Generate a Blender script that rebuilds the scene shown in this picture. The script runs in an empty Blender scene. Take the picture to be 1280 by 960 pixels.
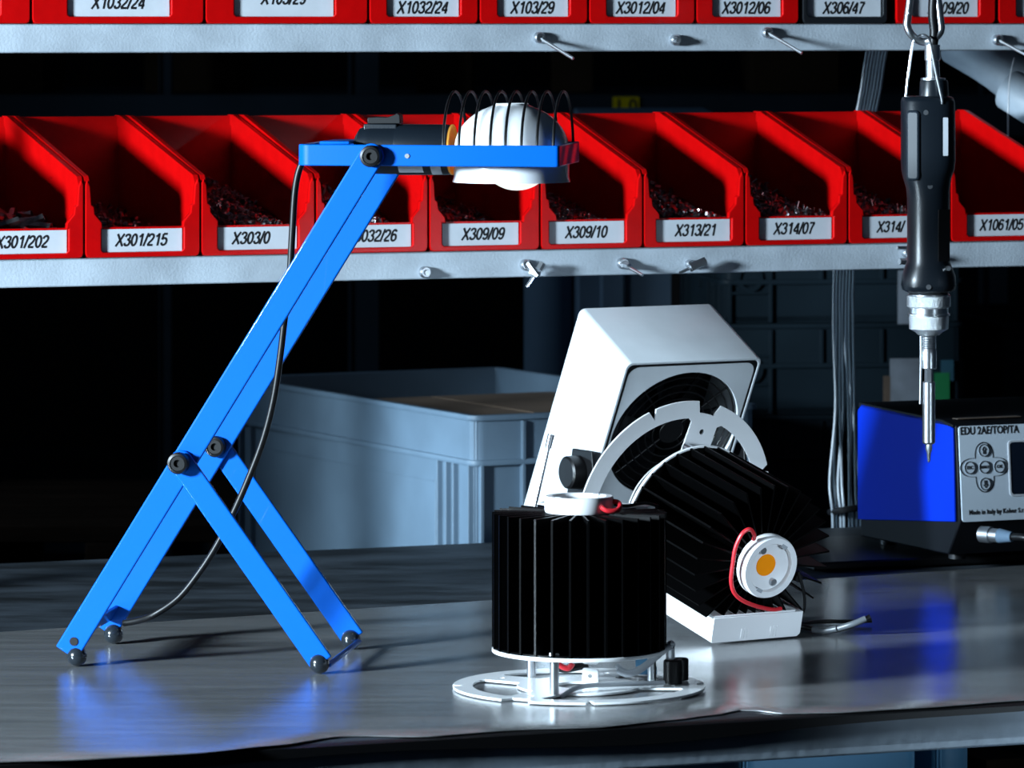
import bpy, bmesh, math, random
from mathutils import Vector as V, Matrix
random.seed(7)
sc = bpy.context.scene
COL = sc.collection
PI = math.pi
# ------------------------------------------------------------------ camera frame
F = 6000.0            # focal length in pixels of the 1280 px wide frame
HY = 25.0             # horizon row
ZB = 0.85             # bench top
HC = 0.505            # camera above the bench top
ZC = ZB + HC
def W(px, py, Y):     # a photo point at a known distance
    return V(((px - 640) / F * Y, Y, ZC - (py - HY) / F * Y))
def BY(py):           # distance of a point seen on the bench top
    return F * HC / (py - HY)
def B(px, py):
    return W(px, py, BY(py))

# ------------------------------------------------------------------ materials
def mat(name, c, rough=.5, metal=0., spec=.5, var=0., vscale=40., bump=0., bscale=300., coat=0.,
        c2=None, emit=None, estr=0., trans=0., stretch=None, rvar=0.):
    m = bpy.data.materials.new(name); m.use_nodes = True
    nt = m.node_tree; b = nt.nodes['Principled BSDF']
    b.inputs['Base Color'].default_value = (*c, 1)
    b.inputs['Roughness'].default_value = rough
    b.inputs['Metallic'].default_value = metal
    b.inputs['Specular IOR Level'].default_value = spec
    b.inputs['Coat Weight'].default_value = coat
    b.inputs['Transmission Weight'].default_value = trans
    if emit:
        b.inputs['Emission Color'].default_value = (*emit, 1)
        b.inputs['Emission Strength'].default_value = estr
    co = None
    def coords():
        tc = nt.nodes.new('ShaderNodeTexCoord')
        mp = nt.nodes.new('ShaderNodeMapping')
        if stretch: mp.inputs['Scale'].default_value = stretch
        nt.links.new(tc.outputs['Object'], mp.inputs['Vector'])
        return mp.outputs['Vector']
    if var or c2 or rvar:
        co = coords()
        n = nt.nodes.new('ShaderNodeTexNoise'); n.inputs['Scale'].default_value = vscale
        n.inputs['Detail'].default_value = 6
        nt.links.new(co, n.inputs['Vector'])
        if var or c2:
            r = nt.nodes.new('ShaderNodeValToRGB')
            r.color_ramp.elements[0].position = .35; r.color_ramp.elements[1].position = .68
            d = c2 if c2 else tuple(x * (1 - var) for x in c)
            r.color_ramp.elements[0].color = (*d, 1); r.color_ramp.elements[1].color = (*c, 1)
            nt.links.new(n.outputs['Fac'], r.inputs['Fac'])
            nt.links.new(r.outputs['Color'], b.inputs['Base Color'])
        if rvar:
            q = nt.nodes.new('ShaderNodeMapRange')
            q.inputs['To Min'].default_value = rough - rvar; q.inputs['To Max'].default_value = rough + rvar
            nt.links.new(n.outputs['Fac'], q.inputs['Value']); nt.links.new(q.outputs['Result'], b.inputs['Roughness'])
    if bump:
        if co is None: co = coords()
        n = nt.nodes.new('ShaderNodeTexNoise'); n.inputs['Scale'].default_value = bscale
        n.inputs['Detail'].default_value = 4
        nt.links.new(co, n.inputs['Vector'])
        k = nt.nodes.new('ShaderNodeBump'); k.inputs['Strength'].default_value = bump
        k.inputs['Distance'].default_value = .001
        nt.links.new(n.outputs['Fac'], k.inputs['Height']); nt.links.new(k.outputs['Normal'], b.inputs['Normal'])
    return m

M = {}
M['red'] = mat('red_plastic', (.45, .0013, .0016), .25, spec=.28, coat=.08, var=.12, vscale=60, bump=.08, bscale=500)
M['black_bin'] = mat('black_plastic_bin', (.008, .009, .011), .35)
M['card'] = mat('label_card', (.50, .53, .57), .55, var=.08, vscale=50)
M['ink'] = mat('black_ink', (.004, .004, .005), .6)
M['shelf'] = mat('shelf_paint', (.43, .485, .54), .5, var=.32, vscale=18, bump=.25, bscale=420)
M['blue'] = mat('blue_lacquer', (.0, .090, .47), .40, spec=.10, coat=.4, bump=.06, bscale=900)
M['black'] = mat('black_plastic', (.0045, .0075, .0115), .34, spec=.5, bump=.08, bscale=700)
M['rubber'] = mat('black_rubber', (.003, .003, .0035), .42, spec=.3)
M['fin'] = mat('black_anodised', (.0007, .0007, .0008), .38, spec=.10)
M['white'] = mat('white_enamel', (.88, .89, .90), .18, spec=.5)
M['plastic_white'] = mat('white_plastic', (.80, .80, .81), .4)
M['ceramic'] = mat('white_ceramic', (.80, .82, .84), .22, coat=.4)
M['fan'] = mat('cream_white_paint', (.66, .70, .73), .42, var=.16, vscale=14, bump=.06, bscale=500)
M['steel'] = mat('bright_steel', (.72, .75, .78), .30, metal=1)
M['knurl'] = mat('knurled_steel', (.72, .75, .78), .42, metal=1, bump=.9, bscale=1800)
M['dsteel'] = mat('dull_steel', (.55, .57, .60), .36, metal=1)
M['ball'] = mat('grey_ball_foot', (.013, .017, .022), .2, spec=.6, coat=.3)
M['chip'] = mat('orange_phosphor', (1., .29, .003), .6, spec=.08)
M['wire_red'] = mat('red_insulation', (.62, .02, .03), .4)
M['wire_grey'] = mat('grey_insulation', (.36, .38, .41), .4)
M['wire_clear'] = mat('pale_insulation', (.22, .25, .28), .25, spec=.7)
M['bulb'] = mat('lit_bulb', (.9, .88, .84), .3, emit=(1., .93, .82), estr=.9)
M['gold'] = mat('brass_socket_glow', (.9, .45, .08), .3, metal=.6, emit=(1., .42, .05), estr=.12)  # emission stands in for the bulb's warm light on the brass
M['crate'] = mat('grey_blue_plastic', (.135, .20, .265), .5, var=.25, vscale=9, bump=.12, bscale=200)
M['cardboard'] = mat('cardboard', (.23, .155, .105), .75, var=.15, vscale=30)
M['cardboard_dark'] = mat('dim_cardboard', (.035, .022, .013), .8, spec=.06, var=.25, vscale=12)  # brown cardboard with the dimness around it put into the colour
M['mat'] = mat('rubber_mat', (.040, .050, .062), .5, spec=.3, c2=(.006, .008, .010), vscale=9, stretch=(1, 3, 1), bump=.6, bscale=40)
M['apron'] = mat('bench_paint', (.44, .53, .62), .5, var=.35, vscale=14, bump=.5, bscale=90)
M['ctrl_blue'] = mat('royal_blue_paint', (.0, .020, .36), .5, spec=.06)
M['panel'] = mat('silver_panel', (.42, .48, .54), .45)
M['screen'] = mat('dark_screen', (.004, .007, .014), .15)
M['floor'] = mat('concrete_floor', (.06, .06, .062), .8, var=.3, vscale=3)
M['wall'] = mat('dark_hall_wall', (.002, .0025, .003), .9)
M['rack'] = mat('dark_blue_rack', (.022, .034, .046), .6, spec=.06, var=.3, vscale=8)
M['column'] = mat('blue_grey_steel', (.12, .18, .25), .55, spec=.06, var=.2, vscale=6)
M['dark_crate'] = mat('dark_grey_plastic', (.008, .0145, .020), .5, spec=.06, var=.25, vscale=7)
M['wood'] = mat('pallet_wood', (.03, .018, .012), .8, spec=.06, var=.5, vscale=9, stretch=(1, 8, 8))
M['yellow'] = mat('yellow_sign', (.60, .45, .0), .6, spec=.06)
M['paper'] = mat('paper_label', (.16, .18, .21), .7, var=.35, vscale=35)
M['green'] = mat('green_sticker', (.002, .14, .04), .6)
M['teal'] = mat('teal_sticker', (.012, .06, .09), .6)
M['brown'] = mat('brown_tape', (.07, .045, .03), .7, var=.4, vscale=25)
M['crate_blue'] = mat('light_blue_plastic', (.10, .30, .50), .5, var=.15, vscale=8)
M['nuts'] = mat('dark_metal_parts', (.34, .32, .33), .3, metal=1, var=.6, vscale=120)
M['chassis'] = mat('black_powder_coat', (.002, .0025, .004), .5, spec=.12)
M['lever'] = mat('satin_lever', (.012, .018, .026), .27, spec=.6)
M['sleeve'] = mat('dark_grey_sleeve', (.10, .11, .12), .3)
M['glass'] = mat('clear_sleeve', (.8, .84, .88), .08, trans=.75)

def steel_sheet_material():
    m = bpy.data.materials.new('brushed_steel_sheet'); m.use_nodes = True
    nt = m.node_tree; b = nt.nodes['Principled BSDF']; L = nt.links.new
    tc = nt.nodes.new('ShaderNodeTexCoord')
    def noise(scale, st, detail=6):
        mp = nt.nodes.new('ShaderNodeMapping'); mp.inputs['Scale'].default_value = st
        mp.inputs['Rotation'].default_value = (0, 0, -.38)
        n = nt.nodes.new('ShaderNodeTexNoise'); n.inputs['Scale'].default_value = scale; n.inputs['Detail'].default_value = detail
        L(tc.outputs['Object'], mp.inputs['Vector']); L(mp.outputs['Vector'], n.inputs['Vector'])
        return n.outputs['Fac']
    brushed = noise(9, (1, 9, 1)); fine = noise(120, (1, 14, 1)); blot = noise(5, (1, 2, 1))
    r = nt.nodes.new('ShaderNodeValToRGB')
    r.color_ramp.elements[0].position = .3; r.color_ramp.elements[1].position = .75
    r.color_ramp.elements[0].color = (.22, .225, .23, 1); r.color_ramp.elements[1].color = (.46, .465, .47, 1)
    mx = nt.nodes.new('ShaderNodeMath'); mx.operation = 'MULTIPLY_ADD'; mx.inputs[1].default_value = .6
    m2 = nt.nodes.new('ShaderNodeMath'); m2.operation = 'MULTIPLY'; m2.inputs[1].default_value = .4
    L(brushed, mx.inputs[0]); L(fine, m2.inputs[0]); L(m2.outputs[0], mx.inputs[2]); L(mx.outputs[0], r.inputs['Fac'])
    # thin curved scratches
    vo = nt.nodes.new('ShaderNodeTexVoronoi'); vo.feature = 'DISTANCE_TO_EDGE'; vo.inputs['Scale'].default_value = 13
    dn = nt.nodes.new('ShaderNodeTexNoise'); dn.inputs['Scale'].default_value = 6
    va = nt.nodes.new('ShaderNodeVectorMath'); va.operation = 'ADD'
    L(tc.outputs['Object'], va.inputs[0]); L(tc.outputs['Object'], dn.inputs['Vector']); L(dn.outputs['Color'], va.inputs[1]); L(va.outputs[0], vo.inputs['Vector'])
    lt = nt.nodes.new('ShaderNodeMath'); lt.operation = 'LESS_THAN'; lt.inputs[1].default_value = .006
    L(vo.outputs['Distance'], lt.inputs[0])
    br = nt.nodes.new('ShaderNodeMath'); br.operation = 'GREATER_THAN'; br.inputs[1].default_value = .56
    L(noise(30, (1, 1, 1)), br.inputs[0])
    an = nt.nodes.new('ShaderNodeMath'); an.operation = 'MULTIPLY'; L(lt.outputs[0], an.inputs[0]); L(br.outputs[0], an.inputs[1])
    mixc = nt.nodes.new('ShaderNodeMix'); mixc.data_type = 'RGBA'
    L(an.outputs[0], mixc.inputs['Factor']); L(r.outputs['Color'], mixc.inputs[6]); mixc.inputs[7].default_value = (.42, .43, .44, 1)
    L(mixc.outputs[2], b.inputs['Base Color'])
    b.inputs['Metallic'].default_value = .55
    q = nt.nodes.new('ShaderNodeMapRange'); q.inputs['To Min'].default_value = .07; q.inputs['To Max'].default_value = .25
    L(blot, q.inputs['Value']); L(q.outputs['Result'], b.inputs['Roughness'])
    k = nt.nodes.new('ShaderNodeBump'); k.inputs['Strength'].default_value = .10; k.inputs['Distance'].default_value = .001
    L(fine, k.inputs['Height'])
    k2 = nt.nodes.new('ShaderNodeBump'); k2.inputs['Strength'].default_value = .25; k2.inputs['Distance'].default_value = .004
    L(noise(7, (1, 1.6, 1), 1), k2.inputs['Height']); L(k.outputs['Normal'], k2.inputs['Normal']); L(k2.outputs['Normal'], b.inputs['Normal'])
    return m
M['sheet'] = steel_sheet_material()

# ------------------------------------------------------------------ mesh building
ROOTM = {}
class MB:
    def __init__(s): s.v = []; s.f = []
    def add(s, vs, fs, mtx=None):
        o = len(s.v)
        s.v += [(mtx @ V(p) if mtx else V(p)) for p in vs]
        s.f += [tuple(i + o for i in f) for f in fs]
        return s
    def box(s, c, size, mtx=None):
        x, y, z = (k / 2 for k in size); c = V(c)
        vs = [c + V((sx * x, sy * y, sz * z)) for sx in (-1, 1) for sy in (-1, 1) for sz in (-1, 1)]
        return s.add(vs, [(0, 1, 3, 2), (4, 6, 7, 5), (0, 4, 5, 1), (2, 3, 7, 6), (0, 2, 6, 4), (1, 5, 7, 3)], mtx)
    def prism(s, poly, ext, mtx=None):
        e = V(ext); n = len(poly); a = [V(p) for p in poly]
        vs = a + [p + e for p in a]
        nrm = V((0, 0, 0))
        for i in range(n): nrm += a[i].cross(a[(i + 1) % n])
        flip = nrm.dot(e) > 0
        fs = [tuple(range(n)), tuple(range(2 * n - 1, n - 1, -1))] + [(i, i + n, (i + 1) % n + n, (i + 1) % n) for i in range(n)]
        if flip: fs = [tuple(reversed(f)) for f in fs]
        return s.add(vs, fs, mtx)
    def cyl(s, p0, p1, r0, r1=None, n=20, mtx=None):
        r1 = r0 if r1 is None else r1
        p0, p1 = V(p0), V(p1); d = (p1 - p0).normalized()
        a = d.orthogonal().normalized(); b = d.cross(a)
        vs = []
        for p, r in ((p0, r0), (p1, r1)):
            vs += [p + (a * math.cos(2 * PI * i / n) + b * math.sin(2 * PI * i / n)) * r for i in range(n)]
        fs = [(i, (i + 1) % n, (i + 1) % n + n, i + n) for i in range(n)]
        fs += [tuple(range(n - 1, -1, -1)), tuple(range(n, 2 * n))]
        return s.add(vs, fs, mtx)
    def lathe(s, prof, mtx=None, n=40, caps=True):   # prof: (r, z) from one end to the other
        vs = []; fs = []; m = len(prof)
        for r, z in prof:
            vs += [V((r * math.cos(2 * PI * i / n), r * math.sin(2 * PI * i / n), z)) for i in range(n)]
        for k in range(m - 1):
            fs += [(k * n + i, k * n + (i + 1) % n, (k + 1) * n + (i + 1) % n, (k + 1) * n + i) for i in range(n)]
        if caps:
            if prof[0][0] > 1e-6: fs.append(tuple(range(n - 1, -1, -1)))
            if prof[-1][0] > 1e-6: fs.append(tuple((m - 1) * n + i for i in range(n)))
        return s.add(vs, fs, mtx)
    def sphere(s, c, r, mtx=None, n=20):
        c = V(c); k = 12
        pr = [(max(1e-5, r * math.sin(PI * i / k)), -r * math.cos(PI * i / k)) for i in range(k + 1)]
        return s.lathe(pr, (mtx or Matrix()) @ Matrix.Translation(c), n)
    def tube(s, pts, r, n=10, sm=6, closed=False, mtx=None):
        pts = [V(p) for p in pts]
        if sm > 1:
            out = []; N = len(pts)
            for i in range(N if closed else N - 1):
                g = (lambda j: pts[j % N]) if closed else (lambda j: pts[max(0, min(N - 1, j))])
                a, b, c, d = g(i - 1), g(i), g(i + 1), g(i + 2)
                for t in range(sm):
                    t /= sm
                    out.append(.5 * ((2 * b) + (c - a) * t + (2 * a - 5 * b + 4 * c - d) * t * t + (3 * b - a - 3 * c + d) * t ** 3))
            if not closed: out.append(pts[-1])
            pts = out
        N = len(pts); vs = []; fs = []
        t0 = (pts[1] - pts[0]).normalized(); a = t0.orthogonal().normalized()
        for i in range(N):
            if closed: t = (pts[(i + 1) % N] - pts[i - 1])
            else: t = pts[min(i + 1, N - 1)] - pts[max(i - 1, 0)]
            t = t.normalized(); a = (a - t * a.dot(t)).normalized(); b = t.cross(a)
            rr = r[min(i * len(r) // N, len(r) - 1)] if isinstance(r, (list, tuple)) else r
            vs += [pts[i] + (a * math.cos(2 * PI * k / n) + b * math.sin(2 * PI * k / n)) * rr for k in range(n)]
        for i in range(N if closed else N - 1):
            j = (i + 1) % N
            fs += [(i * n + k, i * n + (k + 1) % n, j * n + (k + 1) % n, j * n + k) for k in range(n)]
        if not closed: fs += [tuple(range(n - 1, -1, -1)), tuple((N - 1) * n + k for k in range(n))]
        return s.add(vs, fs, mtx)
    def mesh(s, me, mtx=None):
        return s.add([v.co.copy() for v in me.vertices], [tuple(p.vertices) for p in me.polygons], mtx)
    def build(s, name, material, parent=None, bevel=0., seg=2, smooth=35, label=None):
        me = bpy.data.meshes.new(name)
        root = parent
        while root is not None and root.parent is not None: root = root.parent
        inv = ROOTM[root.name].inverted() if root is not None and root.name in ROOTM else Matrix()
        me.from_pydata([inv @ p for p in s.v], [], s.f); me.validate(); me.update()
        if smooth:
            me.shade_smooth(); me.set_sharp_from_angle(angle=math.radians(smooth))
        me.materials.append(material)
        o = bpy.data.objects.new(name, me); COL.objects.link(o)
        if parent is not None: o.parent = parent
        if bevel:
            md = o.modifiers.new('bevel', 'BEVEL'); md.width = bevel; md.segments = seg
            md.limit_method = 'ANGLE'; md.angle_limit = math.radians(40)
        if label: o['label'] = label
        return o

def tag(o, label, cat, group=None, kind=None):
    if label: o['label'] = label
    if cat: o['category'] = cat
    if group: o['group'] = group
    if kind: o['kind'] = kind
    return o
def thing(name, loc, label, cat, group=None, mtx=None):
    o = bpy.data.objects.new(name, None); COL.objects.link(o)
    o.empty_display_size = .02
    m = mtx if mtx is not None else Matrix.Translation(V(loc))
    o.matrix_world = m; ROOTM[o.name] = m.copy()
    return tag(o, label, cat, group)
def frame(origin, yaw):
    return Matrix.Translation(V(origin)) @ Matrix.Rotation(yaw, 4, 'Z')
def basis(o, x, y, z):
    x, y, z = V(x).normalized(), V(y).normalized(), V(z).normalized()
    m = Matrix((x, y, z)).transposed().to_4x4(); m.translation = V(o); return m
def curve_mesh(data):
    ob = bpy.data.objects.new('tmp', data); COL.objects.link(ob)
    dg = bpy.context.evaluated_depsgraph_get(); dg.update()
    me = bpy.data.meshes.new_from_object(ob.evaluated_get(dg))
    bpy.data.objects.remove(ob); bpy.data.curves.remove(data)
    return me
def plate(loops, t, bev=0.):        # flat plate with holes, z from -t/2 to t/2
    cu = bpy.data.curves.new('tmp', 'CURVE'); cu.dimensions = '2D'; cu.fill_mode = 'BOTH'
    cu.extrude = t / 2 - bev; cu.offset = -bev; cu.bevel_depth = bev; cu.bevel_resolution = 1
    for lp in loops:
        sp = cu.splines.new('POLY'); sp.points.add(len(lp) - 1)
        for p, q in zip(sp.points, lp): p.co = (q[0], q[1], 0, 1)
        sp.use_cyclic_u = True
    return curve_mesh(cu)
def text(string, size, shear=.0, bold=0., align='CENTER', xs=1.):
    cu = bpy.data.curves.new('tmp', 'FONT'); cu.body = string; cu.size = size; cu.shear = shear
    cu.offset = bold; cu.extrude = .00008; cu.align_x = align; cu.align_y = 'CENTER'
    cu.resolution_u = 3
    me = curve_mesh(cu)
    if xs != 1:
        for v in me.vertices: v.co.x *= xs
    return me
GL = {
 '1': (.556, [[(.11, .73), (.24, .81), (.35, .97)], [(.35, .99), (.35, .0)]]),
 '2': (.556, [[(.08, .70), (.12, .84), (.28, .93), (.43, .85), (.46, .68), (.36, .47), (.17, .26), (.07, .075)], [(.05, .065), (.50, .065)]]),
 '3': (.556, [[(.08, .74), (.15, .88), (.28, .93), (.42, .86), (.44, .70), (.37, .57), (.25, .53)], [(.25, .53), (.40, .48), (.48, .31), (.42, .13), (.27, .06), (.13, .11), (.06, .26)]]),
 '4': (.556, [[(.39, .0), (.39, .94)], [(.39, .93), (.06, .30)], [(.04, .27), (.52, .27)]]),
 '5': (.556, [[(.47, .93), (.15, .93)], [(.15, .95), (.09, .48)], [(.10, .50), (.25, .60), (.42, .53), (.48, .33), (.41, .13), (.26, .06), (.12, .11), (.06, .25)]]),
 '6': (.556, [[(.46, .78), (.37, .91), (.25, .92), (.13, .78), (.085, .48), (.11, .20), (.22, .07), (.36, .08), (.46, .20), (.47, .37), (.40, .53), (.28, .57), (.15, .50), (.09, .38)]]),
 '7': (.556, [[(.06, .93), (.50, .93)], [(.48, .92), (.35, .66), (.25, .34), (.22, .0)]]),
 'X': (.667, [[(.05, .0), (.61, .99)], [(.06, .99), (.60, .0)]]), '/': (.278, [[(.02, -.02), (.26, 1.02)]])}
def ell(cx, cy, rx, ry): return [(cx + rx * math.cos(2 * PI * i / 18), cy + ry * math.sin(2 * PI * i / 18)) for i in range(19)]
GL['0'] = (.556, [ell(.278, .495, .20, .435)]); GL['8'] = (.556, [ell(.278, .715, .168, .215), ell(.278, .285, .20, .225)])
GL['9'] = (.556, [[(.556 - x, .99 - y) for x, y in GL['6'][1][0]]])
def stamp(string, h, shear, wd=.135, xs=.95):     # printed lettering drawn with a pen of constant width
    b = MB(); x0 = 0; tot = sum(GL[c][0] for c in string)
    for ch in string:
        adv, strokes = GL[ch]
        for st in strokes:
            p = [V((x, y, 0)) for x, y in st]
            if len(p) > 2:
                q = []
                for i in range(len(p) - 1):
                    a, b0, c, d = p[max(i - 1, 0)], p[i], p[i + 1], p[min(i + 2, len(p) - 1)]
                    for t in (0, .33, .67): q.append(.5 * ((2 * b0) + (c - a) * t + (2 * a - 5 * b0 + 4 * c - d) * t * t + (3 * b0 - a - 3 * c + d) * t ** 3))
                p = q + [p[-1]]
            L, Rr = [], []
            for i, k in enumerate(p):
                t = (p[min(i + 1, len(p) - 1)] - p[max(i - 1, 0)]).normalized(); nrm = V((-t.y, t.x, 0)) * wd / 2
                L.append(k + nrm); Rr.append(k - nrm)
            f = lambda k: V((((k.x + x0 - tot / 2) + shear * (k.y - .5)) * h * xs, (k.y - .5) * h, 0))
            n = len(p); vs = [f(k) for k in L] + [f(k) for k in Rr]
            vs += [k + V((0, 0, -.0001)) for k in vs]
            fs = [(i, n + i, n + i + 1, i + 1) for i in range(n - 1)] + [(2 * n + i, 2 * n + i + 1, 3 * n + i + 1, 3 * n + i) for i in range(n - 1)]
            fs += [(i, i + 1, 2 * n + i + 1, 2 * n + i) for i in range(n - 1)] + [(n + i, 3 * n + i, 3 * n + i + 1, n + i + 1) for i in range(n - 1)]
            b.add(vs, fs)
        x0 += adv
    me = bpy.data.meshes.new('tmp'); me.from_pydata(b.v, [], b.f); return me
def circ(r, n=32, c=(0, 0), a0=0): return [(c[0] + r * math.cos(a0 + 2 * PI * i / n), c[1] + r * math.sin(a0 + 2 * PI * i / n)) for i in range(n)]
def rrect(x0, y0, x1, y1, r, n=5):
    out = []
    for cx, cy, a in ((x1 - r, y1 - r, 0), (x0 + r, y1 - r, 90), (x0 + r, y0 + r, 180), (x1 - r, y0 + r, 270)):
        out += [(cx + r * math.cos(math.radians(a + 90 * i / n)), cy + r * math.sin(math.radians(a + 90 * i / n))) for i in range(n + 1)]
    return out

# ------------------------------------------------------------------ the bench frame of reference
YAW = math.radians(21.5)
U = V((math.cos(YAW), math.sin(YAW), 0)); N = V((-math.sin(YAW), math.cos(YAW), 0))   # along / away
def line_at(px, Y0, px0, yaw=YAW):     # distance of the point of a line (through px0 at Y0, heading yaw) seen at column px
    t = math.tan(yaw); X0 = (px0 - 640) / F * Y0; k = (px - 640) / F
    return (Y0 - t * X0) / (1 - t * k)

# ------------------------------------------------------------------ setting
o = MB().box((0, 4.5, -.05), (12, 13, .1)).build('floor', M['floor']); tag(o, None, None, kind='structure')
o = MB().box((0, 10.6, 2.2), (12, .1, 4.4)).build('wall_back', M['wall']); tag(o, None, None, kind='structure')

# ------------------------------------------------------------------ workbench
def bp(px, py, z=ZB):
    p = B(px, py); return V((p.x, p.y, z))
FRT0 = line_at(640, 3.40, 640)
bo = V((0, 3.42, 0))                                   # a point on the bench's front edge
def bench(l, d, z): return bo + U * l + N * d + V((0, 0, z))
tb = thing('workbench', bench(0, .6, 0), 'grey painted workbench under the black mat and the steel sheet', 'workbench', mtx=frame(bench(0, .6, 0), YAW))
BM = frame(bo, YAW)
ZT = ZB - .006
MB().box((0, .585, ZT - .012), (3.0, 1.17, .024), BM).build('bench_top', M['apron'], tb, .002)
MB().box((0, .0015, ZT - .0140), (3.0, .003, .028), BM).box((0, .012, ZT - .0265), (3.0, .024, .003), BM).build('front_rail', M['apron'], tb, .0012)
MB().box((0, 1.155, ZT - .05), (3.0, .03, .05), BM).build('rear_rail', M['apron'], tb, .002)
for lx in (-1.45, 1.45):
    for ly in (.06, 1.11):
        MB().box((lx, ly, (ZT - .024) / 2), (.05, .05, ZT - .024), BM).build('leg', M['apron'], tb, .002)
MB().box((0, .62, .445), (2.9, 1.0, .02), BM).build('lower_shelf', M['apron'], tb, .002)

# rubber mat: covers the bench, droops over the front edge in a wavy line
mb = MB(); n = 120; rows = []; trim = []
def wav(l): return .004 * math.sin(l * 9 + 1.0) + .0022 * math.sin(l * 23 + 2) + .003 * math.sin(l * 4.3)
for i in range(n + 1):
    l = -1.45 + 2.9 * i / n; w = wav(l)
    dr = .0035 + .005 * max(0, min(1, (.42 - l) / .3)) + .003 * math.sin(l * 14) * max(0, min(1, (.4 - l) / .3))
    pr = [(1.165, ZT + .0002), (1.165, ZB - .0028), (.05, ZB - .0028), (.012, ZB - .0030 + w * .06), (-.002, ZB - .0036 + w * .06), (-.0038, ZB - .0045), (-.0040, ZB - dr - .004), (-.0022, ZB - dr - .004), (-.0012, ZT + .0002), (.004, ZT + .0002), ]
    trim.append([bench(l, d, z) for d, z in ((.006, ZB - .0031 + w * .06), (-.002, ZB - .0034 + w * .06), (-.0046, ZB - .0042), (-.0048, ZB - dr - .0046), (-.0018, ZB - dr - .0046), (-.0018, ZB - dr - .0039), (-.0041, ZB - dr - .0039), (-.0039, ZB - .0046), (-.002, ZB - .0038 + w * .06), (.006, ZB - .0034 + w * .06))])
    rows.append([bench(l, d, z) for d, z in pr])
k = len(rows[0]); vs = [p for r in rows for p in r]
fs = [(i * k + j, i * k + (j + 1) % k, (i + 1) * k + (j + 1) % k, (i + 1) * k + j) for i in range(n) for j in range(k)]
fs += [tuple(range(k)), tuple(n * k + j for j in range(k - 1, -1, -1))]
o = mb.add(vs, fs).build('rubber_mat', M['mat'], smooth=50)
k = len(trim[0]); vs = [p for r in trim for p in r]
fs = [(i * k + j, i * k + (j + 1) % k, (i + 1) * k + (j + 1) % k, (i + 1) * k + j) for i in range(n) for j in range(k)]
MB().add(vs, fs).build('edge_trim', M['rubber'], o, smooth=50)
tag(o, 'worn black rubber mat covering the bench beneath the steel sheet', 'mat')

# steel sheet: straight rear edge, wavy front lip
mb = MB(); n = 140
pa, pb = bp(0, 790), bp(1280, 707)
def rear(l):     # depth along N where the rear edge runs
    q0 = pa - bo; q1 = pb - bo
    l0, d0, l1, d1 = q0.dot(U), q0.dot(N), q1.dot(U), q1.dot(N)
    return d0 + (d1 - d0) * (l - l0) / (l1 - l0)
fpx = [(-60, 951), (0, 949), (120, 945), (250, 938), (340, 929), (430, 917), (540, 917), (650, 909), (760, 905), (840, 897), (890, 891), (930, 884), (985, 889), (1060, 887), (1160, 881), (1280, 872), (1400, 864)]
fl = sorted(((bp(x, y) - bo).dot(U), (bp(x, y) - bo).dot(N)) for x, y in fpx)
def front(l):
    if l <= fl[0][0]: return fl[0][1]
    for (a, da), (b, db) in zip(fl, fl[1:]):
        if l <= b:
            t = (l - a) / (b - a); t = t * t * (3 - 2 * t); return da + (db - da) * t
    return fl[-1][1]
rows = []
for i in range(n + 1):
    l = -.62 + 1.5 * i / n
    d0, d1 = front(l), rear(l)
    pr = [(d1, ZB - .0018), (d1, ZB), (d0 + .03, ZB), (d0 + .008, ZB - .0004), (d0, ZB - .0016), (d0, ZB - .0022), (d0 + .008, ZB - .0014), (d0 + .03, ZB - .0018)]
    rows.append([bench(l, d, z) for d, z in pr])
k = len(rows[0]); vs = [p for r in rows for p in r]
fs = [(i * k + j, i * k + (j + 1) % k, (i + 1) * k + (j + 1) % k, (i + 1) * k + j) for i in range(n) for j in range(k)]
fs += [tuple(range(k)), tuple(n * k + j for j in range(k - 1, -1, -1))]
o = mb.add(vs, fs).build('steel_sheet', M['sheet'], smooth=40)
tag(o, 'scratched bare steel sheet lying on the bench under the blue lamp', 'sheet')

# ------------------------------------------------------------------ shelf rack with the parts bins
SY0, SPX0 = 4.27, 500
def spos(px):                            # point of the shelf's front line at column px (z = 0)
    Y = line_at(px, SY0, SPX0); return V(((px - 640) / F * Y, Y, 0))
S0 = spos(640); SM = frame(S0, YAW)
def sl(px): return (spos(px) - S0).dot(U)
ZL0, ZL1, ZU0, ZU1 = 1.124, 1.148, 1.3265, 1.3515
rk = thing('shelf_rack', S0, 'grey steel shelf rack above the back of the bench', 'shelf', mtx=SM)
for z0, z1 in ((ZL0, ZL1), (ZU0, ZU1)):
    MB().box((0, .15, z1 - .001), (1.5, .30, .002), SM).box((0, .001, (z0 + z1) / 2), (1.5, .002, z1 - z0), SM).box((0, .009, z0 + .001), (1.5, .018, .002), SM).box((0, .299, (z0 + z1) / 2), (1.5, .002, z1 - z0), SM).build('shelf_board', M['shelf'], rk, .0012, 3)
for lx in (-.765, .765):
    for ly in (.02, .285):
        MB().box((lx, ly, (ZB + 1.6) / 2), (.03, .03, 1.6 - ZB), SM).build('upright', M['shelf'], rk, .002)
# diagonal tubes at the far right, behind the upper shelf
MB().tube([W(1195, 52, 4.86), W(1250, 86, 4.83), W(1330, 150, 4.80)], .0235, 20, 6).build('diagonal_brace', M['shelf'], rk)
MB().tube([W(1262, 112, 4.78), W(1300, 136, 4.76), W(1380, 190, 4.74)], .021, 20, 6).build('diagonal_brace', M['shelf'], rk)
MB().tube([W(1268, 72, 4.72), W(1262, 100, 4.72), W(1260, 140, 4.72), W(1260, 170, 4.72)], .0009, 6).build('tie_wire', M['dsteel'], rk)

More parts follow.
